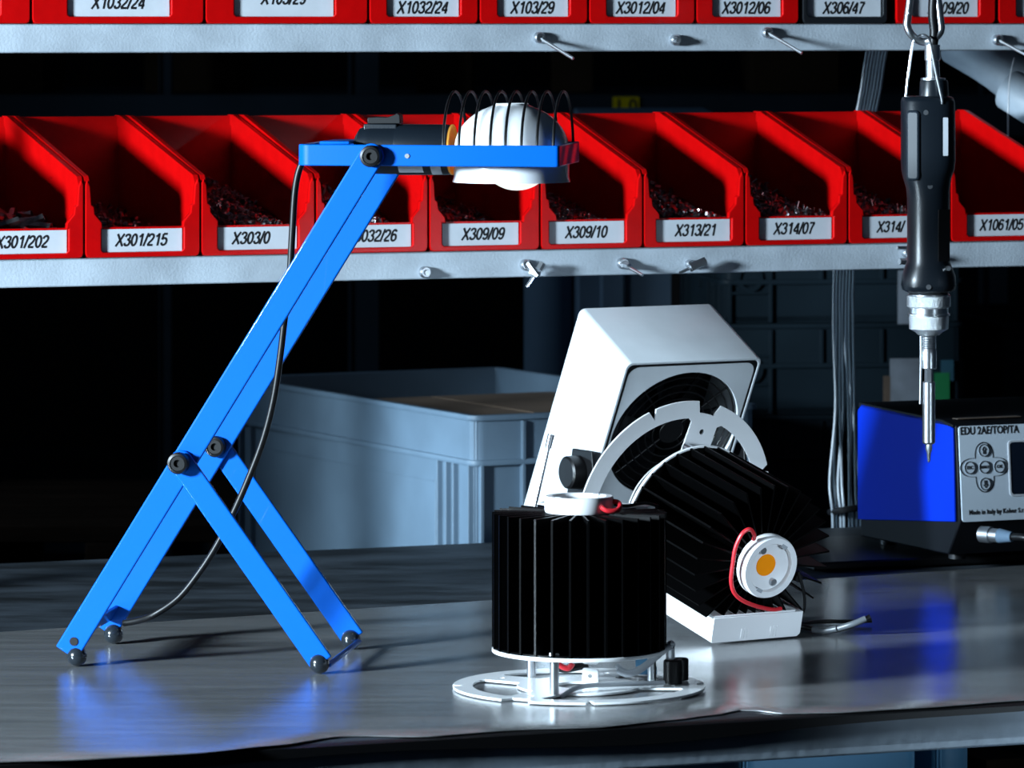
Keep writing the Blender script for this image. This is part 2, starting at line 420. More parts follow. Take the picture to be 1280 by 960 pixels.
def make_bin(name, w, hp, hb, dep, lip, cardw, cardx, txt, label, group, px_l, z, material, tsize=.0105, tx=0., tz=None, lipm=.0045, post=1.0, xs=.92, bold=.00042, extra=.0):
    """open-fronted stacking bin; local x right, y away, z up, origin under the middle of its front"""
    t = thing(name, (0, 0, 0), label, 'storage bin', group, mtx=Matrix())
    h = w / 2
    b = MB()
    b.box((0, dep / 2, .0015), (w - .002, dep - .002, .003))
    b.box((0, dep - .0015, hb / 2), (w - .004, .003, hb))
    b.box((0, dep + .001, hb - .006), (w - .001, .006, .012))
    for s in (-1, 1):
        x0 = s * (h - .0032); x1 = s * (h - .0010)
        b.prism([(x0, .002, .001), (x0, .002, hp - .006), (x0, .006, hp), (x0, dep - .012, hb), (x0, dep, hb), (x0, dep, .001)], (x1 - x0, 0, 0))
        e0 = s * (h - .0045); e1 = s * (h - .0002)
        b.prism([(e0, .000, hp - .013), (e0, .000, hp - .005), (e0, .005, hp + .001), (e0, dep - .012, hb + .001), (e0, dep + .003, hb + .001), (e0, dep + .003, hb - .009), (e0, dep - .010, hb - .009), (e0, .008, hp - .010)], (e1 - e0, 0, 0))
    q = post
    half = [(h - .0045 * q, hp - .008), (h - .0055 * q, .046), (h - .0078 * q, .0445), (h - .0085 * q, .038), (h - .0150 * q, .0305), (h - .0155 * q, lip)]
    ch = cardw / 2 + .0012
    r = .004
    lower = [(-h + r, 0), (h - r, 0), (h - r * .3, r * .3), (h, r)]
    outer = lower + [(h, hp - .006), (h - .002, hp - .003)] + half
    cut = [(cardx + ch, lip), (cardx + ch, lipm + .002), (cardx + ch - .002, lipm), (cardx - ch + .002, lipm), (cardx - ch, lipm + .002), (cardx - ch, lip)]
    left = [(-x, zz) for x, zz in reversed(half)] + [(-h + .002, hp - .003), (-h, hp - .006), (-h, r), (-h + r * .3, r * .3)]
    me = plate([outer + cut + left], .006, .0009)
    PF = basis((0, .001, 0), (1, 0, 0), (0, 0, 1), (0, -1, 0))
    b.mesh(me, PF)
    b.box((0, .0035, lip / 2 + .0004), (w - .006, .003, lip + .0008))
    body = b.build('bin_body', material, t, smooth=30)
    card = MB().box((cardx, .0016, (lip + lipm) / 2 - .0004), (cardw, .0006, lip - lipm - .0012)).build('label_card', M['card'], t)
    if txt:
        cz = (lip + lipm) / 2 if tz is None else tz
        MB().mesh(stamp(txt, tsize * .98, .21, .172, 1.0), basis((cardx + tx, .0012, cz), (1, 0, 0), (0, 0, 1), (0, -1, 0))).build('lettering', M['ink'], card, smooth=0)
    p = S0 + U * px_l + N * (.005 + extra); p.z = z + .0003
    m = frame(p, YAW); t.matrix_world = m
    return t, m

low_edges = [-38, 107, 252.5, 396, 537.5, 677, 806, 933, 1062, 1190, 1322]
low_txt = ['X301/202', 'X301/215', 'X303/0', 'X3032/26', 'X309/09', 'X309/10', 'X313/21', 'X314/07', 'X314/', 'X1061/05']
low_dep = [.243, .238, .228, .216, .206, .200, .197, .195, .192, .190]
low_cx = [0, 0, .0, .001, -.003, -.004, 0, 0, 0, 0]
low_tx = [-.003, 0, -.0055, 0, .003, .000, .003, -.001, -.0075, 0]
low_what = ['hex spacers', 'dark metal clips', 'small bright rings', 'small screws, behind the lamp arm', 'tiny washers, under the lamp shade', 'small toothed rings', 'short pins', 'thin bright pins', 'thin pins, behind the hanging screwdriver', 'nothing seen, last to the right']
low_bins = []
for i in range(10):
    l0, l1 = sl(low_edges[i]), sl(low_edges[i + 1]); w = l1 - l0 - .0016
    lab = ['red plastic bin marked X301/202 holding long hex spacers, cut by the left edge',
           'red plastic bin marked X301/215 holding a little dark hardware',
           'red plastic bin marked X303 partly hidden by the black lamp cord',
           'red plastic bin marked 3032/26 partly hidden by the blue lamp arm',
           'red plastic bin marked X309/09 just below the lamp shade',
           'red plastic bin marked X309/10 right of the lamp shade',
           'red plastic bin marked X313/21 holding short metal pins',
           'red plastic bin marked X314/07 holding bright thin pins',
           'red plastic bin marked X314 partly behind the hanging screwdriver',
           'red plastic bin marked X1061/05 right of the hanging screwdriver'][i]
    t, m = make_bin('storage_bin', w, .070, .118, low_dep[i], .0255, .073, low_cx[i], low_txt[i], lab, 'red bins on the lower shelf', (l0 + l1) / 2, ZL1, M['red'], tx=low_tx[i], tsize=.0112 if i < 8 else .0108)
    low_bins.append((t, m, w, low_dep[i]))

up = [(-170, 40, 'card', None), (41, 257, 'X1032/24', .0), (258, 462, 'X103/29', .0), (463, 600, 'X1032/24', 0), (601, 737, 'X103/29', 0),
      (738, 871, 'X3012/04', 0), (872, 1001, 'X3012/06', 0), (1005, 1112, 'X306/47', 0), (1122, 1247, 'X309/20', 0), (1250, 1378, None, 0)]
up_lab = ['wide red bin on the upper shelf cut by the left edge of the photo', 'wide red bin marked X1032/24 on the upper shelf, above the left lower bins',
          'wide red bin on the upper shelf with its lettering mostly cut off at the top', 'narrow red bin marked X1032/24 on the upper shelf, above the lamp socket',
          'red bin marked X103/29 on the upper shelf above the lamp shade', 'red bin marked X3012/04 on the upper shelf', 'red bin marked X3012/06 on the upper shelf, left of the black bin',
          'black plastic bin marked X306/47 among red bins on the upper shelf', 'red bin marked 09/20 on the upper shelf behind the carabiner', 'red bin at the right end of the upper shelf, cut by the edge']
for i, (a, b_, tx_, _) in enumerate(up):
    l0, l1 = sl(a), sl(b_); w = l1 - l0 - .0012
    wide = i < 3
    cw = .092 if wide else (.075 if i == 7 else .068)
    lip = .040 if wide else .030
    tz = {1: .0185, 2: .0225}.get(i, .0145)
    make_bin('storage_bin', w, .095 if wide else .072, .15 if wide else .12, .2, lip, cw, {1: .001, 2: -.002}.get(i, 0), tx_ if tx_ != 'card' else None, up_lab[i],
             'bins on the upper shelf', (l0 + l1) / 2, ZU1, M['black_bin'] if i == 7 else M['red'],
             tsize=.0115, tz=tz, lipm=.0062, post=.6 if i == 7 else 1.2, tx={8: .004}.get(i, 0))

# loose hardware in the lower bins (nobody could count it)
def heap(i, kind, hgt, num, size):
    t, m, w, dep = low_bins[i]
    rnd = random.Random(100 + i); b = MB()
    def hz(x, y):
        u = (x / w + .5)
        return max(.006, hgt * (1.2 - .65 * u) * (.72 + 6.5 * y) + .004 * math.sin(40 * y + x * 60))
    nx, ny = 8, 10; vs = []; fs = []
    X = [(-w / 2 + .005) + (w - .010) * k / nx for k in range(nx + 1)]; Yy = [.007 + (dep - .012) * k / ny for k in range(ny + 1)]
    for y in Yy:
        for x in X: vs.append((x, y, min(hz(x, y), .085)))
    for a in range(ny):
        for c in range(nx): fs.append((a * (nx + 1) + c, a * (nx + 1) + c + 1, (a + 1) * (nx + 1) + c + 1, (a + 1) * (nx + 1) + c))
    b.add(vs, fs, m)
    for k in range(num):
        x = rnd.uniform(-w / 2 + .012, w / 2 - .012); y = .010 + (dep - .03) * rnd.random() ** 1.5
        z = min(hz(x, y), .085) + rnd.uniform(-.0008, .0018) + size * .3
        R = Matrix.Rotation(rnd.uniform(0, 6.28), 4, 'Z') @ Matrix.Rotation(rnd.uniform(0, 3), 4, 'X')
        mm = m @ Matrix.Translation((x, y, z)) @ R
        if kind == 'ring':
            r = size * rnd.uniform(.6, 1)
            b.lathe([(r, -r * .25), (r, r * .25), (r * .6, r * .25), (r * .6, -r * .25), (r, -r * .25)], mm, 8, False)
        elif kind == 'pin':
            L = size * rnd.uniform(1.6, 3.2); b.cyl((0, 0, -L / 2), (0, 0, L / 2), size * .24, n=6, mtx=mm)
        else:
            L = size * rnd.uniform(.5, 1.4); b.cyl((0, 0, -L / 2), (0, 0, L / 2), size * .45, n=6, mtx=mm)
    nm = {'ring': 'loose_rings', 'pin': 'loose_pins', 'nut': 'loose_screws'}[kind]
    o = b.build(nm, M['nuts'], smooth=30)
    c = m.translation
    return o
heaps = {1: ('nut', .022, 200, .0045), 2: ('ring', .036, 420, .0034), 3: ('nut', .034, 250, .0035), 4: ('ring', .026, 260, .003), 5: ('ring', .030, 330, .0032),
         6: ('nut', .038, 330, .0040), 7: ('pin', .038, 360, .0042), 8: ('pin', .034, 300, .0038), 0: ('nut', .020, 120, .005)}
hl = {1: 'thin layer of small dark clips in the bin marked X301/215', 2: 'heap of small bright rings in the bin marked X303', 3: 'heap of small screws in the bin behind the lamp arm',
      4: 'layer of tiny washers in the bin below the lamp shade', 5: 'heap of small toothed rings in the bin marked X309/10', 6: 'heap of short metal pins in the bin marked X313/21',
      7: 'heap of thin bright pins in the bin marked X314/07', 8: 'heap of thin pins in the bin behind the screwdriver', 0: 'small dark hardware under the hex spacers in bin X301/202'}
for i, a in heaps.items():
    tag(heap(i, *a), hl[i], 'small parts', kind='stuff')
# long hex spacers in the first bin: countable
t0_, m0, w0, d0 = low_bins[0]
rnd = random.Random(5)
sp = MB().lathe([(.0022, -.011), (.0040, -.011), (.0040, .011), (.0022, .011), (.0022, -.011)], None, 6, False).build('hex_spacer', M['nuts'], smooth=25)
first = True
for k in range(34):
    x = rnd.uniform(-.02, w0 / 2 - .018); y = rnd.uniform(.014, .12)
    z = .020 * (1.2 - .65 * (x / w0 + .5)) * (.72 + 6.5 * y) + rnd.uniform(.004, .016)
    o = sp if first else sp.copy()
    if not first: COL.objects.link(o)
    first = False
    o.matrix_world = m0 @ Matrix.Translation((x, y, z)) @ Matrix.Rotation(rnd.uniform(0, 6.28), 4, 'Z') @ Matrix.Rotation(PI / 2 + rnd.uniform(-.5, .5), 4, 'X')
    tag(o, 'hex spacer lying loose in the red bin marked X301/202', 'spacer', 'hex spacers in the first bin')

# bits and sockets stuck on the shelf fronts
def on_shelf(px, py, off=0.):
    p = spos(px); q = W(px, py, p.y); return q - N * off
def nut(b, c, r=.0052, h=.006):
    b.lathe([(r, 0), (r, h * .7), (r * .8, h), (r * .45, h), (r * .45, h * .4)], basis(c, U, V((0, 0, 1)), -N), 18)
def bit(name, label, px, py, rods, cat='screwdriver bit', group='bits and sockets on the shelf fronts', r=.0052):
    c = on_shelf(px, py); t = thing(name, c, label, cat, group)
    b = MB(); nut(b, c, r); b.build('collar', M['dsteel'], t)
    for (x1, y1, d1, rad, nn, x0, y0, d0) in rods:
        a = on_shelf(x0, y0, d0); e = on_shelf(x1, y1, d1)
        MB().cyl(a, e, rad, rad * .9, nn).build('rod', M['steel'], t)
    return t
bit('bit_holder', 'steel pin sticking out of the upper shelf front below bin X103/29', 673, 47, [(698, 73, .035, .0016, 10, 674, 48, .003)])
bit('bit_socket', 'short hollow steel socket on the upper shelf front below bin X3012/04', 843, 50, [(843, 50.5, .009, .0030, 6, 843, 50, .001)], r=.005)
bit('bit_holder', 'steel pin sticking out of the upper shelf front below bin X3012/06', 958, 41, [(982, 66, .035, .0016, 10, 958, 41, .003)])
bit('bit_holder', 'steel pin sticking out of the upper shelf front right of the carabiner', 1246, 50, [(1271, 74, .035, .0016, 10, 1246, 50, .003)])
bit('bit_socket', 'hollow steel socket on the lower shelf front below bin X309/09', 530, 340, [(530, 340.5, .009, .0028, 6, 530, 340, .001)])
bit('bit_holder', 'cluster of crossed hex bits on the lower shelf front, second from left', 656, 331, [(652, 358, .012, .0018, 8, 662, 344, .012), (667, 342, .014, .0034, 6, 659, 338, .008), (664, 344, .016, .0027, 6, 655, 328, .010), (672, 328, .012, .0034, 6, 667, 336, .012)])
bit('bit_holder', 'steel pin on the lower shelf front below bin X309/10', 777, 329, [(788, 342, .028, .0016, 8, 777, 330, .003), (780, 332, .012, .0032, 6, 776, 329, .003)])
bit('bit_holder', 'slanted hex bit with bright tip on the lower shelf front below bin X313/21', 861, 330, [(875, 325, .012, .0042, 6, 856, 334, .012), (843, 340, .012, .0016, 8, 856, 334, .012)], r=.004)
bit('bit_holder', 'cluster of bits on the lower shelf front behind the hanging screwdriver', 1133, 316, [(1114, 309, .012, .0020, 8, 1132, 309, .010), (1117, 326, .012, .0034, 6, 1136, 326, .010), (1133, 318, .016, .0040, 6, 1140, 318, .004)])

# ------------------------------------------------------------------ desk lamp
LN = V((.196, .98, 0)).normalized(); LE = V((.98, -.196, 0)).normalized()
LD = V((.0175, .134, 0))
def lp(px, py, q=0., out=0.):          # a point of the lamp's near side plane; q = 1 on its far side
    k = (px - 640) / F; Y = 3.682 / (1 + .2 * k)
    return W(px, py, Y) + LD * q + LN * out
lamp = thing('desk_lamp', (*lp(240, 700, .5).xy, ZB), 'blue folding desk lamp with wire guard and white shade, standing on the bench', 'lamp')
def bar(p0, p1, w, t, round0=True, round1=True):
    d = (p1 - p0); L = d.length; d.normalize(); s = LN.cross(d).normalized()
    poly = []
    if round0: poly += [p0 + (-d * math.cos(a) + s * math.sin(a)) * w / 2 for a in [PI / 2 - PI * i / 10 for i in range(11)]]
    else: poly += [p0 + s * w / 2, p0 - s * w / 2]
    if round1: poly += [p1 + (d * math.cos(a) + s * math.sin(a)) * w / 2 for a in [-PI / 2 + PI * i / 10 for i in range(11)]]
    else: poly += [p1 - s * w / 2, p1 + s * w / 2]
    return MB().prism(poly, LN * t)
T = .0035
kk = [(465, 195), (229, 577)]
for q, lo, lab in ((0, -T, 'near arm bar'), (1, 0, 'far arm bar')):
    bar(lp(465, 195, q, lo if q == 0 else .0), lp(84, 816, q, lo if q == 0 else 0.), .0198, T, True, False).build('arm', M['blue'], lamp, .0012, 3)
for q in (0, 1):
    off = -2 * T - .0006 if q == 0 else T + .0006
    bar(lp(229, 577, q, off), lp(405, 828, q, off), .0190, T, True, False).build('leg', M['blue'], lamp, .0012, 3)
# cross strips between the two sides
def cross(pxa, pya, pxb, pyb, o0, o1):
    a0, a1 = lp(pxa, pya, 0, o0), lp(pxb, pyb, 0, o0); b0, b1 = lp(pxa, pya, 1, o1), lp(pxb, pyb, 1, o1)
    n = (a1 - a0).cross(b0 - a0).normalized() * .003
    return MB().prism([a0, a1, b1, b0], n)
cross(99, 782, 88, 801, 0, 0).build('cross_strip', M['blue'], lamp, .0008)
cross(408.5, 830.5, 414, 834, -T, T).build('cross_strip', M['blue'], lamp, .0008)
for q in (0, 1):
    for px, o_ in ((96, T * .2), (401, -T * 1.2 if q == 0 else T * 1.6)):
        p = lp(px, 830, q, o_); p.z = ZB + .0081
        MB().sphere(p, .0080).build('ball_foot', M['ball'], lamp)
# head frame: a strip loop with rounded corners
HA, HBk = lp(371, 195), lp(699, 195)
hz0, hz1 = lp(465, 207.5).z, lp(465, 181).z
hm = (hz0 + hz1) / 2
def headloop(ins):
    P0 = V((HA.x, HA.y, hm)); P1 = V((HBk.x, HBk.y, hm)); e = (P1 - P0); L = e.length; e.normalize(); d = LD.normalized()
    L2 = LD.length; r = .010 - ins; out = []
    for cx, cy, a in ((L, L2, 0), (0, L2, 90), (0, 0, 180), (L, 0, 270)):
        rr = r if cx == 0 else .003
        ccx = cx - rr - ins if cx else rr + ins; ccy = cy - rr - ins if cy else rr + ins
        for i in range(7):
            an = math.radians(a + 15 * i); out.append(P0 + e * (ccx + rr * math.cos(an)) + d * (ccy + rr * math.sin(an)))
    return out
A, Bn = headloop(0), headloop(.003); n = len(A); hh = V((0, 0, (hz1 - hz0) / 2))
vs = [p + hh for p in A] + [p - hh for p in A] + [p + hh for p in Bn] + [p - hh for p in Bn]
fs = []
for i in range(n):
    j = (i + 1) % n
    fs += [(i, n + i, n + j, j), (2 * n + i, 2 * n + j, 3 * n + j, 3 * n + i), (i, j, 2 * n + j, 2 * n + i), (n + i, 3 * n + i, 3 * n + j, n + j)]
MB().add(vs, fs).build('head_frame', M['blue'], lamp, .0008)
# clamp tab on the frame's left end, holes
hd = V((0, 0, 1))
MB().prism([lp(390, 182, .25), lp(428, 182, .25), lp(428, 182, .75), lp(390, 182, .75)], V((0, 0, .0025))).build('cord_plate', M['blue'], lamp, .001)
cH = lp(509, 195, 0, -.0002); MB().cyl(cH, cH - LN * .0006, .0018, n=14).build('frame_hole', M['steel'], lamp)
cH = lp(94, 801, 0, -T - .0002); MB().cyl(cH, cH - LN * .0006, .0034, n=16).build('frame_hole', M['rubber'], lamp)
# pivot knobs
def knob(px, py, q, o_):
    c = lp(px, py, q, o_)
    m = basis(c, LE, V((0, 0, 1)), -LN)
    MB().lathe([(.0085, 0), (.0085, .0045), (.0078, .0062), (.0060, .0068), (.0056, .0060), (.0030, .0060), (.0026, .0035), (.0001, .0035)], m, 28).build('pivot_knob', M['rubber'], lamp)
knob(466, 195, 0, -T - .0006); knob(229, 577, 0, -3 * T - .0012); knob(229, 577, 1, -.0005); 
# socket along the head's middle line
mid = .5
ax0, ax1 = lp(427, 190, mid), lp(553, 190, mid)
def sx(px): return lp(px, 190, mid)
e = (ax1 - ax0).normalized()
def axm(px): return basis(sx(px), V((0, 0, 1)), e.cross(V((0, 0, 1))), e)
R_ = .0192
L1 = (sx(481) - sx(427)).length; L2_ = (sx(548) - sx(481)).length
sock = MB().lathe([(.004, 0), (.012, .0008), (.017, .004), (R_ - .0004, .010), (R_, .014), (R_, L1)], axm(427), 36).lathe([(R_ + .0006, 0), (R_ + .0008, .002), (R_ + .0006, L2_ - .002), (R_, L2_)], axm(481), 36, False).build('lamp_socket', M['black'], lamp)
MB().lathe([(R_ - .0005, 0), (R_ + .0006, 0), (R_ + .0006, .0012), (R_ - .0006, .0012), (R_ - .0022, -.006), (.006, -.006)], axm(549), 36).build('socket_rim', M['gold'], sock, label='brass inner rim glowing warm')
zup = V((0, 0, 1))
def sbox(px0, px1, z0, z1, wd): 
    a, b = sx(px0), sx(px1); c = (a + b) / 2; L = (b - a).length
    return basis(V((c.x, c.y, 0)), e, zup.cross(e), zup), (0, 0, (z0 + z1) / 2), (L, wd, z1 - z0)
zt = sx(460).z + R_
m_, c_, s_ = sbox(440, 482, zt - .006, zt + .0012, .018); sw = MB().box(c_, s_, m_).build('switch_housing', M['black'], sock, .0008)
a0 = sx(444); a1 = sx(485)
prof = [(0, .0012), (0, .006), (.006, .0066), (.016, .0064), (.022, .0084), (.0235, .0098), (.026, .0080), (.0262, .0012)]
o = V((a0.x, a0.y, zt)); 
MB().prism([o + e * x + zup * z - zup.cross(e) * .006 for x, z in prof], zup.cross(e) * .012).build('rocker_switch', M['rubber'], sock, .0005)
# rating stickers on the underside of the socket
def sticker(px0, px1, a0_, a1_, name):
    m1 = axm(px0); L = (sx(px1) - sx(px0)).length; n = 8; vs = []; fs = []
    for i in range(n + 1):
        a = math.radians(a0_ + (a1_ - a0_) * i / n)
        for z in (0, L): vs.append((math.cos(a) * (R_ + .0012), math.sin(a) * (R_ + .0012), z))
    for i in range(n): fs.append((2 * i, 2 * i + 1, 2 * i + 3, 2 * i + 2))
    return MB().add(vs, fs, m1).build(name, M['card'], sock)
# which way round is the camera side: test the sign of the second basis axis
side = axm(481).to_3x3() @ V((0, 1, 0)); sg = -1 if side.y > 0 else 1
sticker(486, 517, sg * 118, sg * 150, 'rating_sticker'); sticker(527, 540, sg * 112, sg * 160, 'rating_sticker')
# shade: white bell with its opening down, bulb inside
cs = lp(625, 190, mid); zr = lp(625, 231, mid).z; zt_ = lp(625, 131, mid).z
hS = zt_ - zr; Rs = .0452
prof = [(Rs + .0010, 0), (Rs, .004), (Rs, .40 * hS)]
for i in range(1, 13):
    a = PI / 2 * i / 12; prof.append((max(.0135, Rs * math.cos(a)), .40 * hS + .60 * hS * math.sin(a)))
inner = [(max(.011, r - .0022), max(0, z - (.0022 if z > .41 * hS else 0))) for r, z in reversed(prof)]
SMx = Matrix.Translation((cs.x, cs.y, zr))
MB().lathe(prof + inner, SMx, 56, False).build('lamp_shade', M['ceramic'], lamp, smooth=60)
bz = lp(632, 242, mid).z
cb = lp(632, 190, mid); rb = .030
MB().lathe([(max(1e-5, rb * math.sin(PI * i / 20)), -rb * math.cos(PI * i / 20)) for i in range(21)], Matrix.Translation((cb.x, cb.y, bz + rb)), 40).build('light_bulb', M['bulb'], lamp)
# wire guard: eight hoops from side to side
for px in (553, 573, 592, 612, 631, 651, 670.5, 691):
    pts = []
    top = lp(px + 12, 116, .5).z
    for i in range(25):
        a = PI * i / 24; q = .5 - .5 * math.cos(a); q = .012 + q * .976
        p = lp(px, 190, q, 0); zb = hm
        p.z = zb + (top - zb) * math.sin(a) ** .95
        pts.append(p)
    MB().tube(pts, .0011, 8, 2).build('guard_hoop', M['rubber'], lamp)
# cord
cp = [lp(378, 192, .5), lp(371, 195, .5), lp(358, 208, .5), lp(350, 240, .5), lp(346, 300, .5), lp(343, 350, .5), lp(336, 410, .5), lp(330, 460, .5), lp(322, 510, .5), lp(309, 560, .5), lp(290, 610, .5), lp(270, 655, .5), lp(250, 694, .5), lp(228, 728, .5), lp(202, 760, .5), lp(172, 781, .5), lp(150, 790, .55), lp(128, 795, .6)]
for p in cp: p.z = max(p.z, ZB + .004)
MB().tube(cp, .0027, 12, 6).build('power_cord', M['rubber'], lamp)

# ------------------------------------------------------------------ LED modules
def led_module(mtx, label, first):
    t = thing('led_module', (0, 0, 0), label, 'LED module', 'LED heat sink modules', mtx=mtx)
    R = .0955
    notch = [(76.4, .0098, .0098), (112, .0022, .009), (200, .0098, .006), (300, .0022, .009), (20, .003, .007)]
    outer = []; n = 180
    for i in range(n):
        a = 2 * i; r = R
        for c, hw, dp in notch:
            dd = (a - c + 180) % 360 - 180
            if abs(math.radians(dd) * R) < hw: r = R - dp
        outer.append((r * math.cos(math.radians(a)), r * math.sin(math.radians(a))))
    loops = [outer]
    spokes = [76.4, 195, 270, 345]
    for k in range(4):
        a0 = spokes[k] + 10; a1 = spokes[(k + 1) % 4] - 10
        if a1 < a0: a1 += 360
        ro, ri = .0805, .047
        lp_ = []
        m = 22
        e0, e1 = a0 + 2.5, a1 - 2.5
        lp_ += [(ro * math.cos(math.radians(e0 + (e1 - e0) * i / m)), ro * math.sin(math.radians(e0 + (e1 - e0) * i / m))) for i in range(m + 1)]
        lp_ += [(.0775 * math.cos(math.radians(a1)), .0775 * math.sin(math.radians(a1)))]
        i0, i1 = a1 - 7, a0 + 7
        lp_ += [(ri * math.cos(math.radians(i0 + (i1 - i0) * i / m)), ri * math.sin(math.radians(i0 + (i1 - i0) * i / m))) for i in range(m + 1)]
        lp_ += [(.0775 * math.cos(math.radians(a0)), .0775 * math.sin(math.radians(a0)))]
        loops.append(lp_)
    for a in spokes:
        loops.append(circ(.0023, 12, (.070 * math.cos(math.radians(a)), .070 * math.sin(math.radians(a)))))
    loops.append(circ(.018, 28))
    MB().mesh(plate(loops, .0018, .0003), mtx @ Matrix.Translation((0, 0, .0014))).build('base_disc', M['white'], t, smooth=30)
    for a in (88, 208, 328):
        x, y = .056 * math.cos(math.radians(a)), .056 * math.sin(math.radians(a))
        MB().cyl((x, y, .0027), (x, y, .0275), .0034, n=18, mtx=mtx).cyl((x, y, .031), (x, y, .0335), .0042, n=6, mtx=mtx).cyl((x, y, .0335), (x, y, .0365), .0017, n=10, mtx=mtx).build('standoff', M['steel'], t)
    MB().mesh(plate([circ(.066, 72), circ(.016, 24)], .0028, .0003), mtx @ Matrix.Translation((0, 0, .0292))).build('mounting_plate', M['white'], t, smooth=30)
    # fins
    b = MB(); z0, z1 = .0308, .133
    b.cyl((0, 0, z0), (0, 0, z1), .021, n=30, mtx=mtx).cyl((0, 0, z0 - .0001), (0, 0, z0 + .0012), .0646, n=72, mtx=mtx)
    for k in range(30):
        a = math.radians(12 * k + 5.2); r = .0655
        if math.sin(a) < 0:
            rr = .0425 / max(1e-6, -math.sin(a))
            if abs(rr * math.cos(a)) < .050 and rr < r: r = rr
        d = V((math.cos(a), math.sin(a), 0)); s = V((-d.y, d.x, 0)) * .0007
        b.prism([d * .019 - s + V((0, 0, z0)), d * r - s + V((0, 0, z0)), d * r - s + V((0, 0, z1)), d * .019 - s + V((0, 0, z1))], s * 2, mtx)
        if r > .06:     # small folded lip at the fin's outer edge
            b.box((0, 0, 0), (.0008, .0016, z1 - z0), mtx @ Matrix.Translation(d * r + V((0, 0, (z0 + z1) / 2))) @ Matrix.Rotation(a, 4, 'Z'))
    b.build('heat_sink', M['fin'], t)
    # LED holder
    hl_ = MB().lathe([(.0255, .1330), (.0262, .1345), (.0262, .1430), (.0252, .1452), (.0205, .1452), (.0198, .1440), (.0198, .1412), (.0175, .1405), (.0110, .1372), (.0001, .1372)], mtx, 56).build('led_holder', M['plastic_white'], t)
    MB().cyl((0, 0, .1370), (0, 0, .1379), .0092, n=32, mtx=mtx).build('led_chip', M['chip'], hl_, label='round orange LED chip')
    for a in (118, 298):
        x, y = .0158 * math.cos(math.radians(a)), .0158 * math.sin(math.radians(a))
        MB().lathe([(.0001, .1418), (.0016, .1420), (.0030, .1418), (.0030, .138)], mtx @ Matrix.Translation((x, y, 0)), 14).build('holder_screw', M['dsteel'], hl_)
    for a in (60, 245):
        MB().box((.0202, 0, .1440), (.0030, .0060, .0030), mtx @ Matrix.Rotation(math.radians(a), 4, 'Z')).build('holder_clip', M['wire_grey'], hl_)
    # driver box in the cut of the fins
    dv = MB().prism([(-.041, -.0440, .0330), (-.041, -.0640, .0330), (-.0395, -.0655, .0330), (.0445, -.0655, .0330), (.0475, -.063, .0330), (.0475, -.0440, .0330)], (0, 0, .1010), mtx)
    for x in (-.012, -.009, -.006, .017, .020, .023):
        dv.box((x, -.0590, .1340), (.0010, .009, .0010), mtx)
    dvo = dv.build('driver_box', M['plastic_white'], t, .0012, 3)
    MB().box((-.035, -.0445, .126), (.012, .004, .014), mtx).box((.0, -.0432, .1325), (.08, .0016, .0016), mtx).build('driver_lid', M['plastic_white'], dvo, .0005)
    if first:
        # wires, tabs and caps between plate and disc
        for a, z in ((262, .0215), (262, .0065)):
            mm = mtx @ Matrix.Rotation(math.radians(a), 4, 'Z') @ Matrix.Translation((.020, 0, z))
            MB().mesh(plate([rrect(-.0065, -.006, .0065, .006, .002), circ(.0018, 12)], .0014), mm @ basis((0, 0, 0), (0, 1, 0), (0, 0, 1), (1, 0, 0))).build('bracket_tab', M['white'], t)
        inv = mtx.inverted()
        def q(px, py, dY): return W(px, py, mtx.translation.y + dY)
        MB().tube([q(772, 838, -.005), q(784, 843, -.008), q(800, 838, -.008), q(820, 822, -.006), q(832, 812, -.004), q(838, 808, -.002)], .0022, 10).tube([q(770, 832, .002), q(784, 840, .0), q(802, 834, .0), q(822, 818, .0), q(836, 806, .0)], .0020, 10).build('grey_lead', M['wire_grey'], t)
        MB().tube([q(700, 872, -.05), q(716, 862, -.045), q(735, 857, -.04), q(770, 855.5, -.03), q(830, 853.5, -.012)], .0018, 10).build('grey_lead', M['wire_grey'], t)
        MB().tube([q(690, 833, .03), q(705, 836, .03), q(720, 834, .03), q(735, 830, .03)], .0030, 10).build('black_lead', M['rubber'], t)
        MB().tube([q(697, 829, .02), q(704, 834, .02), q(711, 835, .02), q(716, 829, .02)], .0022, 10).build('red_lead', M['wire_red'], t)
        for px, py, dY, h, r in ((841, 857, .004, .0180, .0072), (850, 848, .024, .0165, .0065)):
            p = q(px, py, dY); p.z = ZB + .0033
            MB().lathe([(r, 0), (r, h - .001), (r - .001, h), (r * .6, h), (r * .55, h - .003), (.0001, h - .003)], Matrix.Translation(p), 28).build('end_cap', M['rubber'], t)
        p = q(838, 857, .004); p.z = ZB + .019
        MB().tube([p, p + V((0, 0, .012)), p + V((.0005, 0, .0135))], .0034, 14, 4).sphere(p + V((.0005, 0, .0135)), .0034).build('clear_sleeve', M['glass'], t)
        p = q(808, 838, .02); MB().box(p, (.016, .002, .006)).build('blue_clip', M['crate_blue'], t)
        p = q(806, 826, .02); MB().box(p, (.014, .002, .008)).build('blue_clip', M['crate_blue'], t)
    return t
c1 = B(724, 860.5); c1.z = ZB + .0004
M1 = Matrix.Translation(c1) @ Matrix.Rotation(math.radians(162), 4, 'Z')
m1 = led_module(M1, 'upright black finned LED module standing on its white disc, front of the bench', True)
def q1(px, py, dY): return W(px, py, c1.y + dY)
def h1(x, y, z): return V((c1.x + x, c1.y + y, ZB + z))
MB().tube([h1(.0165, -.021, .139), h1(.021, -.022, .1365), h1(.028, -.019, .1365), h1(.0305, -.013, .139), h1(.029, -.008, .1415), h1(.0255, -.007, .142)], .0019, 10).build('red_wire', M['wire_red'], m1)
